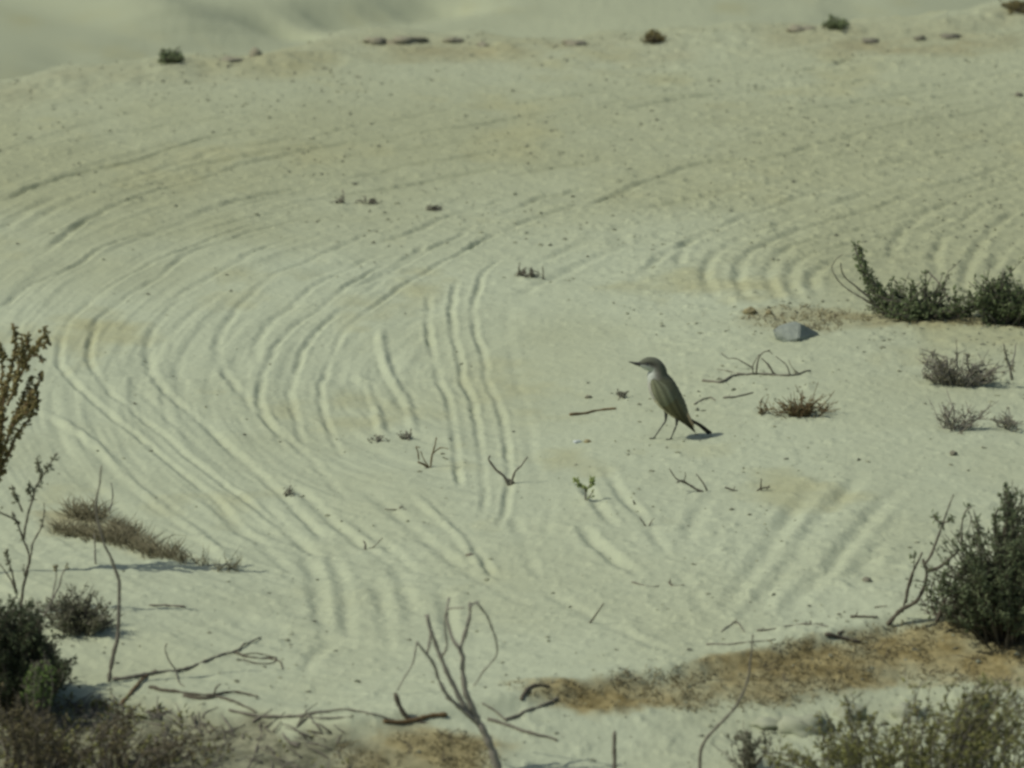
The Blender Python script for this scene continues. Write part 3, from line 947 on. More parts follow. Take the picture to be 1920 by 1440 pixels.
# right edge, near: the big dark bush with bare grey stems
bush('bush', 'large dark green bush at the lower right edge with bare stems on its left', 'bush', (1890, 1190),
     [(1865,1060,70,70,.12,40), (1905,985,44,74,.10,36), (1820,1105,90,66,.12,34), (1915,1090,60,90,.12,44), (1850,1140,90,34,.10,26), (1760,1090,60,56,.06,16,8), (1960,1040,60,120,.10,50),
      (1785,1060,44,40,.06,10,10), (1800,1020,40,40,.06,12,12), (1840,950,40,40,.05,6,10), (1745,1120,40,36,.06,8,6), (1895,920,18,22,.04,10,12), (1780,1130,40,40,.06,14,7)],
     'leaf_deep', 'bark_dark', 22, 10.5, 4.8, 0.50, r0=3.0, spread=0.45,
     bare=[([(1664,1172),(1690,1145),(1722,1126),(1738,1085),(1732,1055)], 4.4, 2.6), ([(1738,1070),(1760,1062),(1780,1045),(1795,1030)], 3.6, 2.2, 10, .6),
           ([(1735,1058),(1748,1040),(1770,985),(1790,936)], 2.8, 1.0), ([(1698,1130),(1706,1090),(1720,1060),(1730,1042)], 3.0, 1.6),
           ([(1692,1148),(1700,1110),(1712,1070),(1712,1032)], 2.0, 0.9, 6, .7), ([(1770,985),(1755,975),(1752,968)], 2.0, 1.2, 16, .2),
           ([(1770,980),(1782,972),(1786,965)], 1.6, 1.0, 12, .2), ([(1804,1020),(1803,985),(1812,955),(1822,948)], 2.4, 1.1, 8, .7),
           ([(1756,1165),(1770,1130),(1790,1100),(1800,1075)], 3.2, 1.8, 10, .5), ([(1760,1165),(1745,1120),(1752,1085)], 2.2, 1.0, 8, .5),
           ([(1868,1010),(1862,970),(1867,938)], 3.0, 1.4, 18, .5)])
# low olive scrub right in front
bush('bush', 'olive yellow scrub spreading along the bottom right corner nearest the camera', 'bush', (1680, 1480),
     [(1560,1400,50,40,.10,16,12), (1640,1370,44,50,.10,14,12), (1700,1410,50,40,.10,20,12), (1790,1370,60,60,.12,22,12), (1870,1350,50,70,.12,26,13), (1930,1360,40,80,.12,24,13),
      (1590,1320,24,30,.05,8,8), (1730,1310,30,40,.05,10,8), (1830,1290,40,40,.05,14,8), (1900,1280,30,40,.05,12,8), (1470,1420,50,24,.05,16,9), (1540,1340,20,20,.04,5,7)],
     'leaf_olive', 'bark', 12, 11, 5.4, 0.35, r0=2.0, spread=1.0)
bush('shrub', 'small dark sprig at the left end of the olive scrub', 'shrub', (1404, 1440),
     [(1402,1390,14,30,.03,10,8), (1432,1385,12,14,.02,5,7), (1385,1420,26,14,.03,6,5)], 'leaf_grey', 'bark_dark', 8, 9, 4, 0.35, r0=2.2)

# left edge
bare_plant('shrub', 'tall reddish brown shrub with knobbly leaf spikes rising at the left edge', 'shrub', (-40, 1080),
    [([(-40,1080),(-30,960),(-5,880),(22,800),(48,760),(60,730)], 4.5, 2.0, 210, 9, 7, .45),
     ([(-36,1060),(-24,960),(-4,900),(12,860),(36,810),(60,775),(72,740)], 4, 1.6, 154, 9, 7, .4),
     ([(0,850),(4,800),(8,740),(22,690),(30,640),(24,606)], 3.4, 1.2, 237, 9, 7, .05),
     ([(-6,880),(-2,800),(2,740),(4,690),(0,640)], 3.4, 1.2, 210, 9, 7, .1),
     ([(14,760),(30,720),(46,690),(62,660),(78,640),(88,610)], 3, 1.0, 168, 9, 7, .1),
     ([(26,720),(38,680),(40,630)], 2.4, 1.0, 98, 9, 6, .1), ([(40,690),(50,650),(53,622)], 2.2, 1.0, 70, 9, 6, .1),
     ([(70,650),(84,645),(92,630)], 1.6, .8, 22, 8, 6, .3), ([(56,668),(76,668),(80,680)], 1.4, .8, 12, 8, 6, .4),
     ([(20,800),(44,780),(60,765),(68,745)], 2.2, 1.0, 84, 9, 6, .1), ([(24,790),(48,740),(62,705)], 2.2, 1.0, 84, 9, 6, .1),
     ([(52,780),(70,720),(76,698)], 2, .9, 70, 9, 6, .2), ([(-10,900),(-12,800),(-16,720)], 4, 2, 168, 9, 7, .1)],
    'bark_brown', 0.02, 0.0006, 'leaf_brown')
bare_plant('twiggy_plant', 'thin dark forked plant with small tufted tips rising above the left dark bush', 'plant', (38, 1150),
    [([(38,1150),(42,1110),(55,1050),(44,1010),(35,985),(22,960)], 3.2, 1.4, 20, 8, 5, .75),
     ([(48,1080),(62,1020),(78,985),(82,960),(82,945)], 2.4, 1.0, 8, 8, 4, .7),
     ([(44,1010),(50,975),(60,940),(72,905),(90,875),(108,850)], 2.6, 1.0, 60, 9, 4.6, .5),
     ([(36,980),(15,968),(0,960),(-20,940)], 2.0, 1.0, 10, 7, 4, .6), ([(60,935),(54,915),(56,905)], 1.8, 1.0, 30, 8, 5, .1),
     ([(78,900),(72,870),(70,855)], 1.6, .8, 24, 8, 4, .3), ([(42,960),(30,930),(22,910)], 1.8, 1.1, 34, 9, 6, .5),
     ([(30,1110),(22,1070),(14,1045),(14,1030)], 2.2, 1.2, 24, 8, 4.6, .5), ([(28,1105),(10,1070),(-8,1050)], 2.0, 1.0),
     ([(52,1060),(46,1080),(44,1060)], 1.6, .9, 6, 7, 4, .3)],
    'bark_dark', 0.015, 0.0005, 'leaf_grey')
bare_plant('twiggy_plant', 'slender pale twig with two budded tips leaning right from the left dark bush', 'plant', (60, 1190),
    [([(60,1190),(85,1150),(105,1110),(116,1080),(126,1056)], 2.8, 1.2, 6, 6, 4, .9), ([(96,1128),(104,1090),(106,1068),(104,1058)], 1.8, .9, 10, 7, 5, .85)],
    'bark_pale', 0.015, 0.0005, 'leaf_brown')
bush('bush', 'dense dark green bush in the lower left corner with rounded leafy mounds', 'bush', (50, 1310),
     [(20,1225,84,76,.09,90), (80,1250,58,58,.08,64), (0,1160,40,40,.08,50), (40,1150,40,34,.07,36), (-40,1230,50,80,.09,40), (100,1280,36,26,.06,18,10), (30,1295,80,24,.08,40)],
     'leaf_dark', 'bark_dark', 20, 9.5, 4.6, 0.35, r0=2.8)
bush('shrub', 'small rounded grey green tufts just right of the lower left dark bush', 'shrub', (150, 1182),
     [(136,1130,22,20,.03,16,12), (160,1150,40,24,.04,26,12), (195,1165,22,12,.03,12,10), (105,1150,28,24,.04,20,10)],
     'leaf_grey', 'bark', 12, 7, 4, 0.35, r0=2.0)
bush('sprout', 'bright green leafy sprig in front of the lower left dark bush', 'plant', (80, 1300),
     [(64,1244,10,9,.006,9,9), (84,1243,12,13,.006,14,9), (92,1262,7,7,.005,5,7)], 'leaf_lime', 'bark', 9, 7, 4.4, 0.5, yoff=-0.11, r0=1.3, side=1)
bare_plant('dead_stalk', 'tall single bare crooked stalk standing right of the lower left bush', 'stalk', (204, 1278),
    [([(204,1278),(208,1250),(214,1220),(221,1190),(223,1110),(220,1080),(208,1045),(196,1022),(186,985),(180,955),(184,920),(191,872)], 4.4, 1.5)],
    'bark', 0.01, 0.0004)
bare_plant('dead_stalk', 'short thin pale stalk standing behind the tall crooked stalk', 'stalk', (180, 1060),
    [([(180,1060),(178,1030),(176,1000)], 2.0, 1.0), ([(204,960),(212,930),(208,905)], 1.6, .9)], 'bark_pale', 0.0, 0.0004)

# centre front: the bare pale twig plant
bare_plant('bare_shrub', 'bare pale grey many stemmed twig plant at the bottom centre', 'shrub', (938, 1450),
    [([(938,1450),(918,1395),(900,1360),(872,1290),(868,1230),(862,1215),(878,1170),(882,1130)], 8.4, 3.0),
     ([(900,1362),(870,1325),(845,1275),(826,1230),(806,1180),(802,1155)], 5.5, 3.2),
     ([(898,1358),(860,1325),(835,1300),(815,1250),(800,1225),(782,1205)], 5.0, 2.2),
     ([(862,1216),(845,1190),(838,1150),(842,1120)], 3.6, 2.2), ([(828,1232),(838,1210),(834,1170),(838,1145)], 2.6, 1.6),
     ([(900,1360),(866,1330),(850,1318),(836,1310)], 3.4, 1.9),
     ([(800,1225),(808,1190),(804,1160),(798,1154)], 2.6, 2.7), ([(838,1142),(850,1140),(870,1140)], 1.9, 1.4), ([(880,1140),(888,1132),(896,1128)], 2.4, 1.9),
     ([(895,1130),(915,1160),(930,1200),(931,1230),(905,1262),(890,1285)], 2.4, 1.4)],
    'bark_pale', 0.02, 0.0005)
for (pts, r0, r1, mat, nm, lab, cat, base) in [
  ([(782,1205),(775,1240),(762,1265),(745,1295)], 1.6, 1.2, 'bark_pale', 'dead_stalk', 'thin pale stalk arching down left of the bare twig plant', 'stalk', (742,1302)),
  ([(1152,1452),(1152,1410),(1153,1372)], 4.4, 3.6, 'bark', 'dead_stalk', 'short thick grey stub standing upright at the bottom edge', 'stalk', (1152,1452)),
  ([(1311,1450),(1316,1400),(1340,1368),(1375,1330),(1395,1295),(1403,1270),(1408,1235),(1412,1190)], 3.8, 1.6, 'bark', 'dead_stalk', 'long thin curved stalk rising across the brown bank at lower right', 'stalk', (1311,1450)),
]:
    bare_plant(nm, lab, cat, base, [([base] + pts if pts[0] != base and nm == 'x' else pts, r0, r1)], mat, 0.0, 0.0003)

# sprouts and forked twigs on the open sand
bare_plant('sprout', 'three stemmed dry sprout left of centre on the sand', 'plant', (806, 876),
    [([(806,876),(812,850),(818,820)], 2.0, 1.0), ([(812,850),(826,840),(840,842)], 1.3, .8), ([(802,872),(794,858),(788,846)], 1.4, .8),
     ([(786,862),(784,848),(780,838),(788,840)], 1.5, .9), ([(806,876),(795,871),(784,866)], 3.0, 1.6), ([(806,876),(820,876),(834,877)], 2.4, 1.0)],
    'bark_brown', 0.008, 0.0003)
bare_plant('forked_twig', 'V shaped dark twig stuck in the sand near the picture centre', 'twig', (956, 908),
    [([(956,908),(945,893),(932,882),(916,862),(919,855)], 3.2, 1.6), ([(956,905),(966,884),(978,872),(990,856)], 2.8, 1.2), ([(950,900),(958,902),(966,908)], 3.4, 2.4)],
    'bark', 0.008, 0.0004)
bare_plant('seedling', 'pale green two leaved seedling on the sand', 'plant', (1098, 940),
    [([(1098,940),(1098,918),(1086,906),(1076,898)], 1.8, .9, 26, 9, 5, .6), ([(1098,922),(1108,908),(1114,896)], 1.6, .9, 30, 9, 5, .3), ([(1100,935),(1110,925),(1113,918)], 1.4, .8, 6, 7, 4, .5)],
    'bark', 0.008, 0.0003, 'seedling')
bare_plant('forked_twig', 'branched grey dead twig lying below the bird', 'twig', (1300, 922),
    [([(1318,922),(1290,908),(1268,898),(1254,878)], 2.6, 1.0), ([(1290,908),(1278,900),(1270,905)], 1.8, 1.2), ([(1326,920),(1318,905),(1306,888)], 2.0, .9), ([(1280,905),(1285,892),(1284,885)], 1.4, .8)],
    'bark', 0.01, 0.0005)
bare_plant('forked_twig', 'tiny dark upright twig cluster right of the dead twig below the bird', 'twig', (1415, 920),
    [([(1428,922),(1427,908),(1427,898)], 1.6, .9), ([(1412,918),(1425,916),(1444,913)], 2.0, 1.0), ([(1438,918),(1443,910)], 1.4, .8)], 'bark_dark', 0.005, 0.0003)
bare_plant('forked_twig', 'little dark crumb of twig between the dead twig and the upright cluster', 'twig', (1370, 920),
    [([(1360,914),(1370,918),(1382,920)], 2.2, 1.0), ([(1372,919),(1378,912)], 1.3, .8)], 'bark', 0.003, 0.0003)
bare_plant('forked_twig', 'small Y shaped twig on the tyre furrow right of the seedling', 'twig', (1214, 986),
    [([(1214,986),(1205,978),(1199,970)], 1.8, .8), ([(1214,984),(1222,977),(1227,972)], 1.6, .8), ([(1190,945),(1187,938)], 2.2, 1.2)], 'bark', 0.004, 0.0003)
bare_plant('dead_stalk', 'slanting short dark twig standing alone below the picture centre', 'twig', (1102, 1166),
    [([(1102,1166),(1114,1158),(1124,1142),(1132,1131)], 2.0, 1.1)], 'bark_dark', 0.006, 0.0003)
bare_plant('forked_twig', 'small forked twig on the sand left of the bottom centre', 'twig', (684, 1026),
    [([(684,1028),(685,1020),(681,1014)], 2.6, 1.4), ([(688,1024),(705,1022),(718,1008)], 1.4, .8)], 'bark', 0.005, 0.0003)
bare_plant('forked_twig', 'dark scrap of twig with a long thin tail left of the seedling row', 'twig', (750, 957),
    [([(722,955),(745,955),(768,958)], 1.4, 1.0), ([(745,956),(750,951),(756,950)], 2.4, 1.2)], 'bark', 0.003, 0.0003)
bare_plant('dead_stalk', 'thin upright black stub beside two dark clods above the picture centre', 'twig', (1018, 522),
    [([(1018,522),(1018,512),(1017,500)], 1.6, .9)], 'bark_dark', 0.0, 0.0002)

# the dead branching twig under the rock and the sticks around the bird
def stick(name, label, pts, r0, r1, mat='bark', cat='stick', extra=()):
    ps = lying(pts, r0 * PXM)
    k = ps[0][1] / 12.0 * PXM
    mb = MB()
    mb.tube(ps, r0 * k, r1 * k, 7, 0.0009, 0.006)
    main = tag(mb.build_at(name, M[mat], ps[0]), label, cat)
    for e in extra:
        tw = MB()
        q = lying(e[0], e[1] * PXM)
        if len(e) > 3:                       # this twig lifts off the ground
            y0 = q[0][1]
            q = np.array([at(a, b, y0) for a, b in e[0]])
        tw.tube(q, e[1] * k, e[2] * k, 6, 0.0004, 0.005)
        tw.build('twig', M[mat], main)
    return main

stick('dead_branch', 'fallen grey branch with curled side twigs between the bird and the rock', [(1318,712),(1350,716),(1375,706),(1400,702),(1440,702),(1480,704),(1520,697)], 2.6, 1.4, 'bark', 'branch',
      [([(1400,703),(1372,696),(1345,690)], 1.6, .8), ([(1350,717),(1330,714),(1318,712)], 1.6, 1.0),
       ([(1418,702),(1420,680),(1428,664),(1440,658),(1448,664)], 2.0, .9, 1), ([(1452,702),(1440,684),(1428,672)], 2.6, 1.2, 1), ([(1412,702),(1412,684),(1424,664)], 1.4, .8, 1),
       ([(1482,704),(1474,684),(1455,668)], 1.4, .7, 1), ([(1412,690),(1380,672),(1365,672),(1352,662)], 1.6, .8, 1), ([(1500,702),(1486,690),(1478,675)], 1.2, .6, 1)])
stick('dead_branch', 'straight brown stick on the sand just left of the bird', [(1070,780),(1100,774),(1125,768),(1155,767)], 3.0, 1.8, 'bark_brown')
stick('dead_branch', 'thin grey stick arching on the sand right of the bird', [(1302,760),(1318,750),(1332,745),(1341,752)], 1.6, 1.2, 'bark')
stick('dead_branch', 'knobbly grey stick right of the arched stick', [(1357,747),(1380,744),(1400,740),(1412,737)], 2.2, 1.4, 'bark')
stick('dead_branch', 'long fallen branch pointing right from the foot of the crooked stalk', [(212,1274),(250,1270),(300,1261),(350,1253),(385,1243),(420,1228),(440,1224),(465,1210),(488,1196)], 4.0, 1.6, 'bark', 'branch',
      [([(330,1255),(318,1240),(309,1218),(313,1206)], 1.8, 1.2, 1), ([(330,1260),(336,1280),(345,1290)], 1.6, .8)])
stick('dead_branch', 'dark curled dry twig at the tip of the long fallen branch', [(440,1224),(460,1232),(490,1234),(515,1232),(512,1240),(480,1242),(455,1236)], 2.0, 1.2, 'bark_dark', 'twig',
      [([(500,1233),(524,1238),(530,1252)], 1.6, 1.2), ([(450,1228),(480,1226),(510,1230)], 1.2, .8)])
stick('dead_branch', 'rough dark branch with broken stubs in front of the long fallen branch', [(280,1292),(330,1302),(370,1306),(405,1306),(440,1300),(482,1306)], 3.4, 1.6, 'bark_dark', 'branch',
      [([(400,1306),(405,1290),(414,1282)], 2.2, 1.2, 1), ([(345,1308),(380,1312),(405,1310)], 4.4, 3.0), ([(405,1308),(440,1320),(480,1338)], 3.0, 1.6)])
stick('dead_branch', 'short brown branch slanting up at the left behind the rough dark branch', [(226,1322),(245,1300),(270,1272),(292,1256)], 4.2, 2.0, 'bark_brown', 'branch')
stick('dead_branch', 'thin dark branch running along the bank edge left of the bottom centre', [(430,1330),(490,1346),(550,1346),(600,1340),(660,1338),(700,1345),(740,1352)], 3.0, 1.6, 'bark', 'branch',
      [([(560,1346),(600,1352),(660,1352)], 2.2, 1.2)])
mb = MB()
b0 = gp(800, 1356)
y0 = b0[1]
mb.tube(np.array([at(741,1300,y0), at(750,1325,y0), at(764,1345,y0), at(790,1356,y0), at(803,1360,y0)]), 4.0*PXM, 3.4*PXM, 7, .0004, .005)
hk = tag(mb.build_at('dead_branch', M['bark_dark'], b0), 'dark hooked branch on the bank edge left of the bare twig plant', 'branch')
mb = MB()
mb.tube(lying([(720,1360),(760,1356),(800,1347),(836,1345)], .004), 3.2*PXM, 4.0*PXM, 7, .0004, .005)
mb.build('branch', M['bark_brown'], hk)
stick('dead_branch', 'dark bent piece of root at the left end of the brown bank', [(978,1316),(982,1304),(995,1292),(1012,1290),(1030,1291)], 4.6, 3.2, 'bark_dark', 'root')
stick('dead_branch', 'straight pale grey stick leaning on the bank right of the bare twig plant', [(948,1350),(980,1340),(1010,1330),(1046,1314)], 3.2, 2.8, 'bark', 'branch')
stick('dead_branch', 'grey branch lying right of the base of the bare twig plant', [(915,1350),(950,1360),(1000,1378),(1030,1384),(1044,1390)], 3.4, 2.4, 'bark', 'branch',
      [([(905,1320),(930,1335),(950,1352)], 2.2, 1.6)])
stick('dead_branch', 'dark broken piece of wood on the crest of the brown bank', [(1548,1196),(1570,1198),(1590,1205),(1612,1208)], 4.4, 2.6, 'bark_dark', 'branch', [([(1572,1192),(1582,1185)], 3.0, 1.6)])
stick('dead_branch', 'thin dark twig strip on the sand above the brown bank', [(1325,1206),(1370,1206),(1420,1203),(1455,1200)], 2.0, 1.2, 'bark', 'twig')
stick('dead_branch', 'small stepped twig on pale sand left of the dark bush', [(1420,1182),(1450,1180),(1480,1174),(1510,1172),(1552,1174)], 2.0, 1.6, 'bark', 'twig', [([(1518,1172),(1520,1164)], 2.4, 1.4, 1)])
stick('dead_branch', 'crumbling dark twig at the left foot of the bare grey stems', [(1595,1158),(1620,1158),(1645,1160)], 3.0, 1.8, 'bark_dark', 'twig', [([(1604,1156),(1608,1148)], 1.6, 1.0, 1), ([(1640,1140),(1662,1141)], 1.6, 1.0)])
stick('dead_branch', 'small grey twig knot on the sand above the long twig strip', [(1352,1185),(1370,1172),(1380,1168),(1396,1184)], 1.6, 1.0, 'bark', 'twig', [([(1378,1170),(1381,1160)], 1.2, .8, 1)])
stick('dead_branch', 'broken dark twig on the sand right of the slanting short twig', [(1185,1093),(1205,1098),(1228,1100),(1236,1099)], 1.8, 1.2, 'bark', 'twig')
stick('dead_branch', 'flat dark twig scrap right of the broken dark twig', [(1255,1092),(1262,1098),(1282,1098)], 2.2, 1.6, 'bark_dark', 'twig', [([(1257,1094),(1256,1084)], 1.0, .7, 1)])
stick('dead_branch', 'short dark stick on the pale mound right of the crooked stalk', [(280,1134),(313,1136),(346,1139)], 1.8, 3.0, 'bark', 'stick')

bush('dry_shrub', 'tangled brown dry shrub sprawling over the bottom left corner', 'shrub', (90, 1450),
     [(40,1370,60,50,.10,34,8), (130,1390,60,40,.10,30,7), (220,1370,60,34,.08,18,5), (40,1440,80,30,.08,30,8), (170,1440,90,24,.08,26,6), (300,1400,60,24,.06,14,6), (260,1340,40,20,.05,10,6), (20,1330,60,30,.06,26,9), (400,1390,50,20,.06,8,5)],
     'leaf_scrub', 'bark_dark', 10, 11, 5.2, 0.25, r0=2.8, spread=1.0, gate=0.12)
# ------------------------------------------------------------------ rock and clods
def rock_mat():
    m, N, L, b = new_mat('blue_grey_stone', 0.85, 0.3)
    tc = N.new('ShaderNodeTexCoord')
    c = mixc(N, L, ramp(N, L, noise(N, L, 60, 5, 0.6, tc.outputs['Object']), 0.35, 0.65), (0.190, 0.220, 0.180), (0.270, 0.305, 0.245))
    bp = N.new('ShaderNodeBump')
    bp.inputs['Strength'].default_value = 0.8
    bp.inputs['Distance'].default_value = 0.006
    L.new(noise(N, L, 70, 6, 0.65, tc.outputs['Object']), bp.inputs['Height'])
    L.new(bp.outputs[0], b.inputs['Normal'])
    L.new(c, b.inputs['Base Color'])
    return m
M['rock'] = rock_mat()
M['lump'] = plain_mat('crusted_pale_sand', (0.255, 0.275, 0.190), 1.0, 0.1)
B = gp(1492, 636)
k = B[1] * PXM / 12
def rp(X, Y, d):
    p = at(X, Y, B[1] + d)
    return p
V = [rp(1448,618,.0), rp(1464,609,.02), rp(1490,602,.025), rp(1500,606,.006), rp(1538,626,.040), rp(1498,636,-.026), rp(1478,640,-.022), rp(1456,630,-.006), rp(1506,609,.05), rp(1472,607,.05)]
import bmesh
bm = bmesh.new()
for p in V:
    bm.verts.new(Vector(p - B))
for p in [(-.03, .0, -.012), (.03, .02, -.012), (0, .05, -.01), (-.005, -.012, -.012)]:
    bm.verts.new(Vector(p))
bmesh.ops.convex_hull(bm, input=bm.verts)
bmesh.ops.bevel(bm, geom=bm.edges[:], offset=0.0016, segments=2, affect='EDGES')
me = bpy.data.meshes.new('rock')
bm.to_mesh(me); bm.free()
me.materials.append(M['rock'])
ro = bpy.data.objects.new('rock', me); COL.objects.link(ro); ro.location = Vector(B)
tag(ro, 'pale blue grey angular rock with a darker right face on the crest', 'rock')

def clod(name, label, X, Y, rx, ry, mat='clod', cat='clod', sq=0.7):
    p = gp(X, Y)
    yc = float(np.interp(p[0], CREST_X, CREST_Y))
    if p[1] > yc - 0.12:                     # heaps of the far berm sit on its crest
        p[1] = yc - 0.04 - 0.05 * random.random()
        p[2] = float(gz(p[0], p[1]))
    k = p[1] * PXM / 12
    mb = MB()
    mb.lump(p + np.array([0, 0, ry * k * 0.15]), [rx * k, rx * k * 0.9, rx * k], ry / rx, int(X) % 97, 3)
    if rx > 12:
        mb.lump(p + np.array([rx * k * .7, 0.01, ry * k * 0.15]), [rx * k * .6, rx * k * .5, rx * k * .6], ry / rx, int(Y) % 89, 3)
    return tag(mb.build_at(name, M[mat], p), label, cat)

M['chalk'] = plain_mat('white_stone', (0.36, 0.40, 0.37), 0.9, 0.2)
clod('pebble', 'small whitish stone on the sand left of the bird', 1082, 829, 9, 5, 'chalk', 'stone')
clod('clod', 'small brown clod touching the whitish stone', 1102, 829, 8, 4, 'moss', 'clod')
bush('dry_tuft', 'dark tuft left of its pair by the thin black stub', 'tuft', (975, 518), [(975, 515, 11, 6, .012, 13, 3)], 'clod', 'bark', 4, 5, 2.6, 0.2, r0=1.5, side=0, spread=0.8)
bush('dry_tuft', 'dark tuft right of its pair, touching the thin black stub', 'tuft', (1000, 520), [(1000, 517, 10, 6, .012, 13, 3)], 'clod', 'bark', 4, 5, 2.6, 0.2, r0=1.5, side=0, spread=0.8)
bush('dry_tuft', 'dark dry tuft at the left end of the dry line in the upper middle', 'tuft', (637, 382), [(637, 379, 12, 8, .012, 14, 3)], 'clod', 'bark', 4, 5, 2.6, 0.2, r0=1.5, side=0, spread=0.8)
bush('dry_tuft', 'dark dry tuft right of the left tuft in the upper middle', 'tuft', (690, 382), [(690, 379, 13, 8, .012, 14, 3)], 'clod', 'bark', 4, 5, 2.6, 0.2, r0=1.5, side=0, spread=0.8)
bush('dry_tuft', 'brownish dry tuft at the right end of the dry line in the upper middle', 'tuft', (812, 394), [(812, 391, 18, 6, .012, 17, 3)], 'clod', 'bark', 4, 5, 2.6, 0.2, r0=1.5, side=0, spread=0.8)
bush('dry_tuft', 'flat dark tuft on the sand left of the three stemmed sprout', 'tuft', (708, 829), [(708, 826, 10, 5, .012, 13, 3)], 'clod', 'bark', 4, 5, 2.6, 0.2, r0=1.5, side=0, spread=0.8)
bush('dry_tuft', 'dark ragged tuft just above the three stemmed sprout', 'tuft', (763, 824), [(763, 821, 11, 6, .012, 13, 3)], 'clod', 'bark', 4, 5, 2.6, 0.2, r0=1.5, side=0, spread=0.8)
bush('dry_tuft', 'lone dark tuft on pale sand left of centre', 'tuft', (540, 929), [(540, 926, 8, 5, .012, 12, 3)], 'clod', 'bark', 4, 5, 2.6, 0.2, r0=1.5, side=0, spread=0.8)
clod('clod', 'dark little clod on the sand at right below the dry shrubs', 1787, 854, 8, 6)
clod('clod', 'little dark clod left of the bird beside the brown stick', 1104, 745, 6, 5)
bush('dry_tuft', 'ragged dark tuft nearest to the bird on its left side', 'tuft', (1168, 744), [(1168, 741, 9, 6, .012, 12, 3)], 'clod', 'bark', 4, 5, 2.6, 0.2, r0=1.5, side=0, spread=0.8)
clod('clod', 'dark spot of soil at the upper right on the sand', 1910, 181, 8, 6)
clod('clod', 'dark clod at the foot of the furrows below centre', 880, 1044, 8, 4)
clod('clod', 'dark dry clod left of the rock at the rim of dry grass', 1405, 586, 12, 9, 'moss')
clod('clod', 'second dry clod between that rim and the rock', 1442, 588, 7, 8, 'moss')
clod('clod', 'low dark clod at the left foot of the dark bush', 1625, 1090, 8, 5)

for X, Y, rx, ry, lab in ((1505, 1372, 44, 26, 'large pale crusted lump at the left side of the olive scrub'), (1590, 1345, 30, 22, 'pale crusted lump among the olive scrub nearest the brown bank'),
                          (1440, 1360, 26, 14, 'low pale lump between the sprig and the olive scrub'), (1700, 1345, 34, 24, 'pale lump in the middle of the olive scrub'),
                          (1830, 1320, 30, 20, 'pale lump at the right of the olive scrub')):
    clod('sand_lump', lab, X, Y, rx, ry, 'lump', 'lump')
# far berm: little shrubs and clods out on its crest
for X, Y, rx, ry, lab in ((322, 112, 24, 9, 'dark green low shrub alone on the far berm at left'), (1566, 48, 26, 7, 'flat dark shrub on the far berm toward the right'),
                          (1225, 76, 20, 8, 'rounded dark shrub in the middle of the far berm'), (1905, 56, 24, 8, 'brown shrub on the far berm at the right edge')):
    bush('distant_shrub', lab, 'shrub', (X, Y + 4), [(X, Y, rx, ry * .35, .05, 40, 9), (X + rx * .2, Y - ry * .5, rx * .5, ry * .35, .04, 14, 9)],
         'leaf_green' if X < 400 or X == 1566 else 'leaf_brown', 'bark_dark', 9, 9, 4.6, 0.2, r0=1.4, side=0)
for X, Y, rx, ry, lab in ((480, 104, 12, 14, 'upright brownish lump on the far berm left of the middle'), (700, 78, 20, 9, 'brown clod at the left end of the far heap'),
                          (760, 74, 34, 10, 'wide brown heap of soil on the far berm'), (850, 74, 16, 6, 'flat brown clod at the right end of the far heap'),
                          (905, 72, 12, 5, 'small flat clod right of the far heap'), (1075, 80, 20, 8, 'brown clod on the far berm right of centre'),
                          (1500, 56, 22, 9, 'pinkish brown heap left of the flat dark far shrub'), (1630, 76, 16, 5, 'first dark clod of the dark streak on the far berm at right'),
                          (1725, 72, 12, 7, 'tallest dark clod of the dark streak on the far berm at right'), (1780, 68, 18, 6, 'long dark clod near the end of the dark far streak'),
                          (430, 112, 20, 6, 'low brown clod right of the dark green far shrub')):
    clod('clod', lab, X, Y, rx, ry, 'heap' if X not in (1630, 1725, 1780) else 'clod')

# ------------------------------------------------------------------ uncountable things on the ground
def inside(px_poly, n):
    a = np.array(px_poly, float)
    out = []
    while len(out) < n:
        x, y = random.uniform(a[:, 0].min(), a[:, 0].max()), random.uniform(a[:, 1].min(), a[:, 1].max())
        c = False
        for i in range(len(a)):
            (x1, y1), (x2, y2) = a[i], a[i - 1]
            if (y1 > y) != (y2 > y) and x < (x2 - x1) * (y - y1) / (y2 - y1) + x1:
                c = not c
        if c:
            out.append((x, y))
    return out

def stubble(name, polys, mat, hmin, hmax, wd, lean=0.6, lenses=None):
    mb = MB()
    for poly, n in polys:
        for X, Y in inside(poly, n):
            p = gp(X, Y)
            if fbm(np.float64(p[0] * 16), np.float64(p[1] * 12), 88, 3) < -0.12:
                continue
            h = random.uniform(hmin, hmax)
            for _ in range(3):
                q = p + np.array([rng.normal(0, .004), rng.normal(0, .006), 0])
                q[2] = float(gz(q[0], q[1])) - 0.001
                mb.blade(q, q + np.array([rng.normal(0, lean) * h, rng.normal(0, lean) * h, h * random.uniform(.5, 1)]), wd)
    o = mb.build(name, M[mat])
    o['kind'] = 'stuff'
    return o

stubble('dry_moss', [(BANK, 1500), (BROW, 420), (ROCKP, 330)], 'moss', 0.003, 0.010, 0.0016, 0.9)
stubble('dry_grass', [(LEFTG, 380), ([(70,990),(90,955),(180,950),(260,1000),(220,1025),(150,1012)], 460), ([(300,1020),(360,1040),(450,1066),(440,1078),(350,1062)], 26)], 'straw', 0.010, 0.034, 0.0015, 0.6)

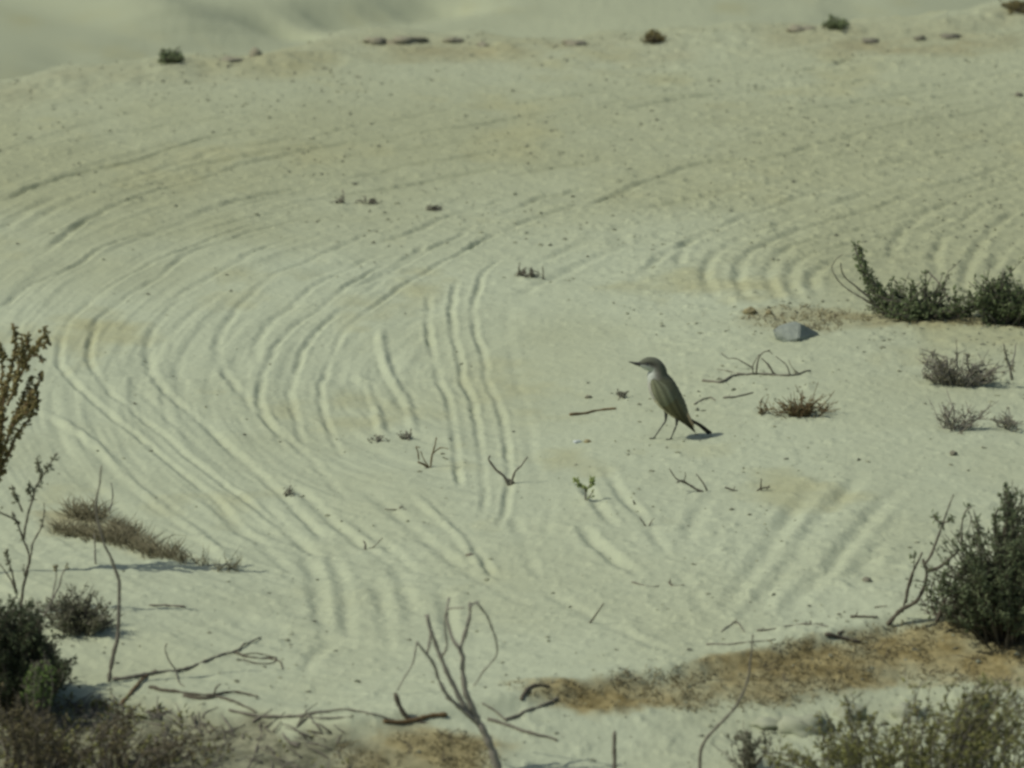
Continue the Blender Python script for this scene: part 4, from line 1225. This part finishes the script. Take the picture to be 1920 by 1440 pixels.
stubble('dark_twig_bits', [(BANK, 45), (BROW, 24), (ROCKP, 20)], 'bark_dark', 0.006, 0.016, 0.0017, 1.2)
mb = MB()
for X, Y in inside(HEAP, 620):
    if random.random() < sst(100, 640, X) * 0.75 or Y < 1300 + 0.1 * X:
        continue
    p = gp(X, Y)
    a = random.uniform(0, math.pi)
    l_ = random.uniform(.01, .05)
    up = random.uniform(0.0, 0.5) * l_
    d = np.array([math.cos(a) * l_, math.sin(a) * l_, up])
    q = [p + [0, 0, .002], p + d * .5 + rng.normal(size=3) * .003 + [0, 0, .003], p + d + [0, 0, .002]]
    q = np.array(q)
    for r_ in q:
        r_[2] = max(r_[2], float(gz(r_[0], r_[1])) + .001)
    mb.tube(q, random.uniform(.0008, .0022), .0006, 4, .0008, .012)
tg = mb.build('dry_twig_litter', M['bark'])
tg['kind'] = 'stuff'
mb = MB()
for X, Y in inside(HEAP, 600):
    if random.random() < sst(60, 520, X) * 0.92:
        continue
    p = gp(X, Y)
    for _ in range(4):
        mb.leaf(p + np.array([rng.normal(0, .006), rng.normal(0, .010), abs(rng.normal(0, .006))]), rng.normal(size=3) + [0, 0, .5], random.uniform(.005, .010), .004)
lt = mb.build('leaf_litter', M['leaf_olive'])
lt['kind'] = 'stuff'

# grit: dark crumbs strewn over the sand, thicker on the crusted right and back
mb = MB()
cnt = 0
oct_f = [(0, 1, 4), (1, 2, 4), (2, 3, 4), (3, 0, 4), (1, 0, 5), (2, 1, 5), (3, 2, 5), (0, 3, 5)]
while cnt < 5200:
    x, y = random.uniform(-1.0, 1.0), random.uniform(9.6, 15.7)
    dens = 0.10 + 0.5 * float(sst(12.9, 13.8, y + 0.9 * x)) + 0.35 * float(sst(0.0, 0.4, x)) * (y < 13) + 0.25 * (y < 10.9)
    dens *= max(0, 0.55 + float(fbm(np.float64(x * 6), np.float64(y * 5), 70, 3)) * 1.3)
    if random.random() > dens:
        continue
    r = 0.0010 + 0.0030 * random.random() ** 3
    e = np.array([r * random.uniform(.8, 1.8), r * random.uniform(.8, 1.6), r * random.uniform(.5, .9)])
    a = random.uniform(0, math.pi)
    R = np.array([[math.cos(a), -math.sin(a), 0], [math.sin(a), math.cos(a), 0], [0, 0, 1]])
    base_v = np.array([[1, 0, 0], [0, 1, 0], [-1, 0, 0], [0, -1, 0], [.1, .1, 1], [0, 0, -1]]) + rng.normal(0, .18, (6, 3))
    mb.add((base_v * e) @ R.T + [x, y, float(gz(x, y)) + e[2] * .3], oct_f)
    cnt += 1
gr = mb.build('grit', M['grit'], None, False)
gr['kind'] = 'stuff'
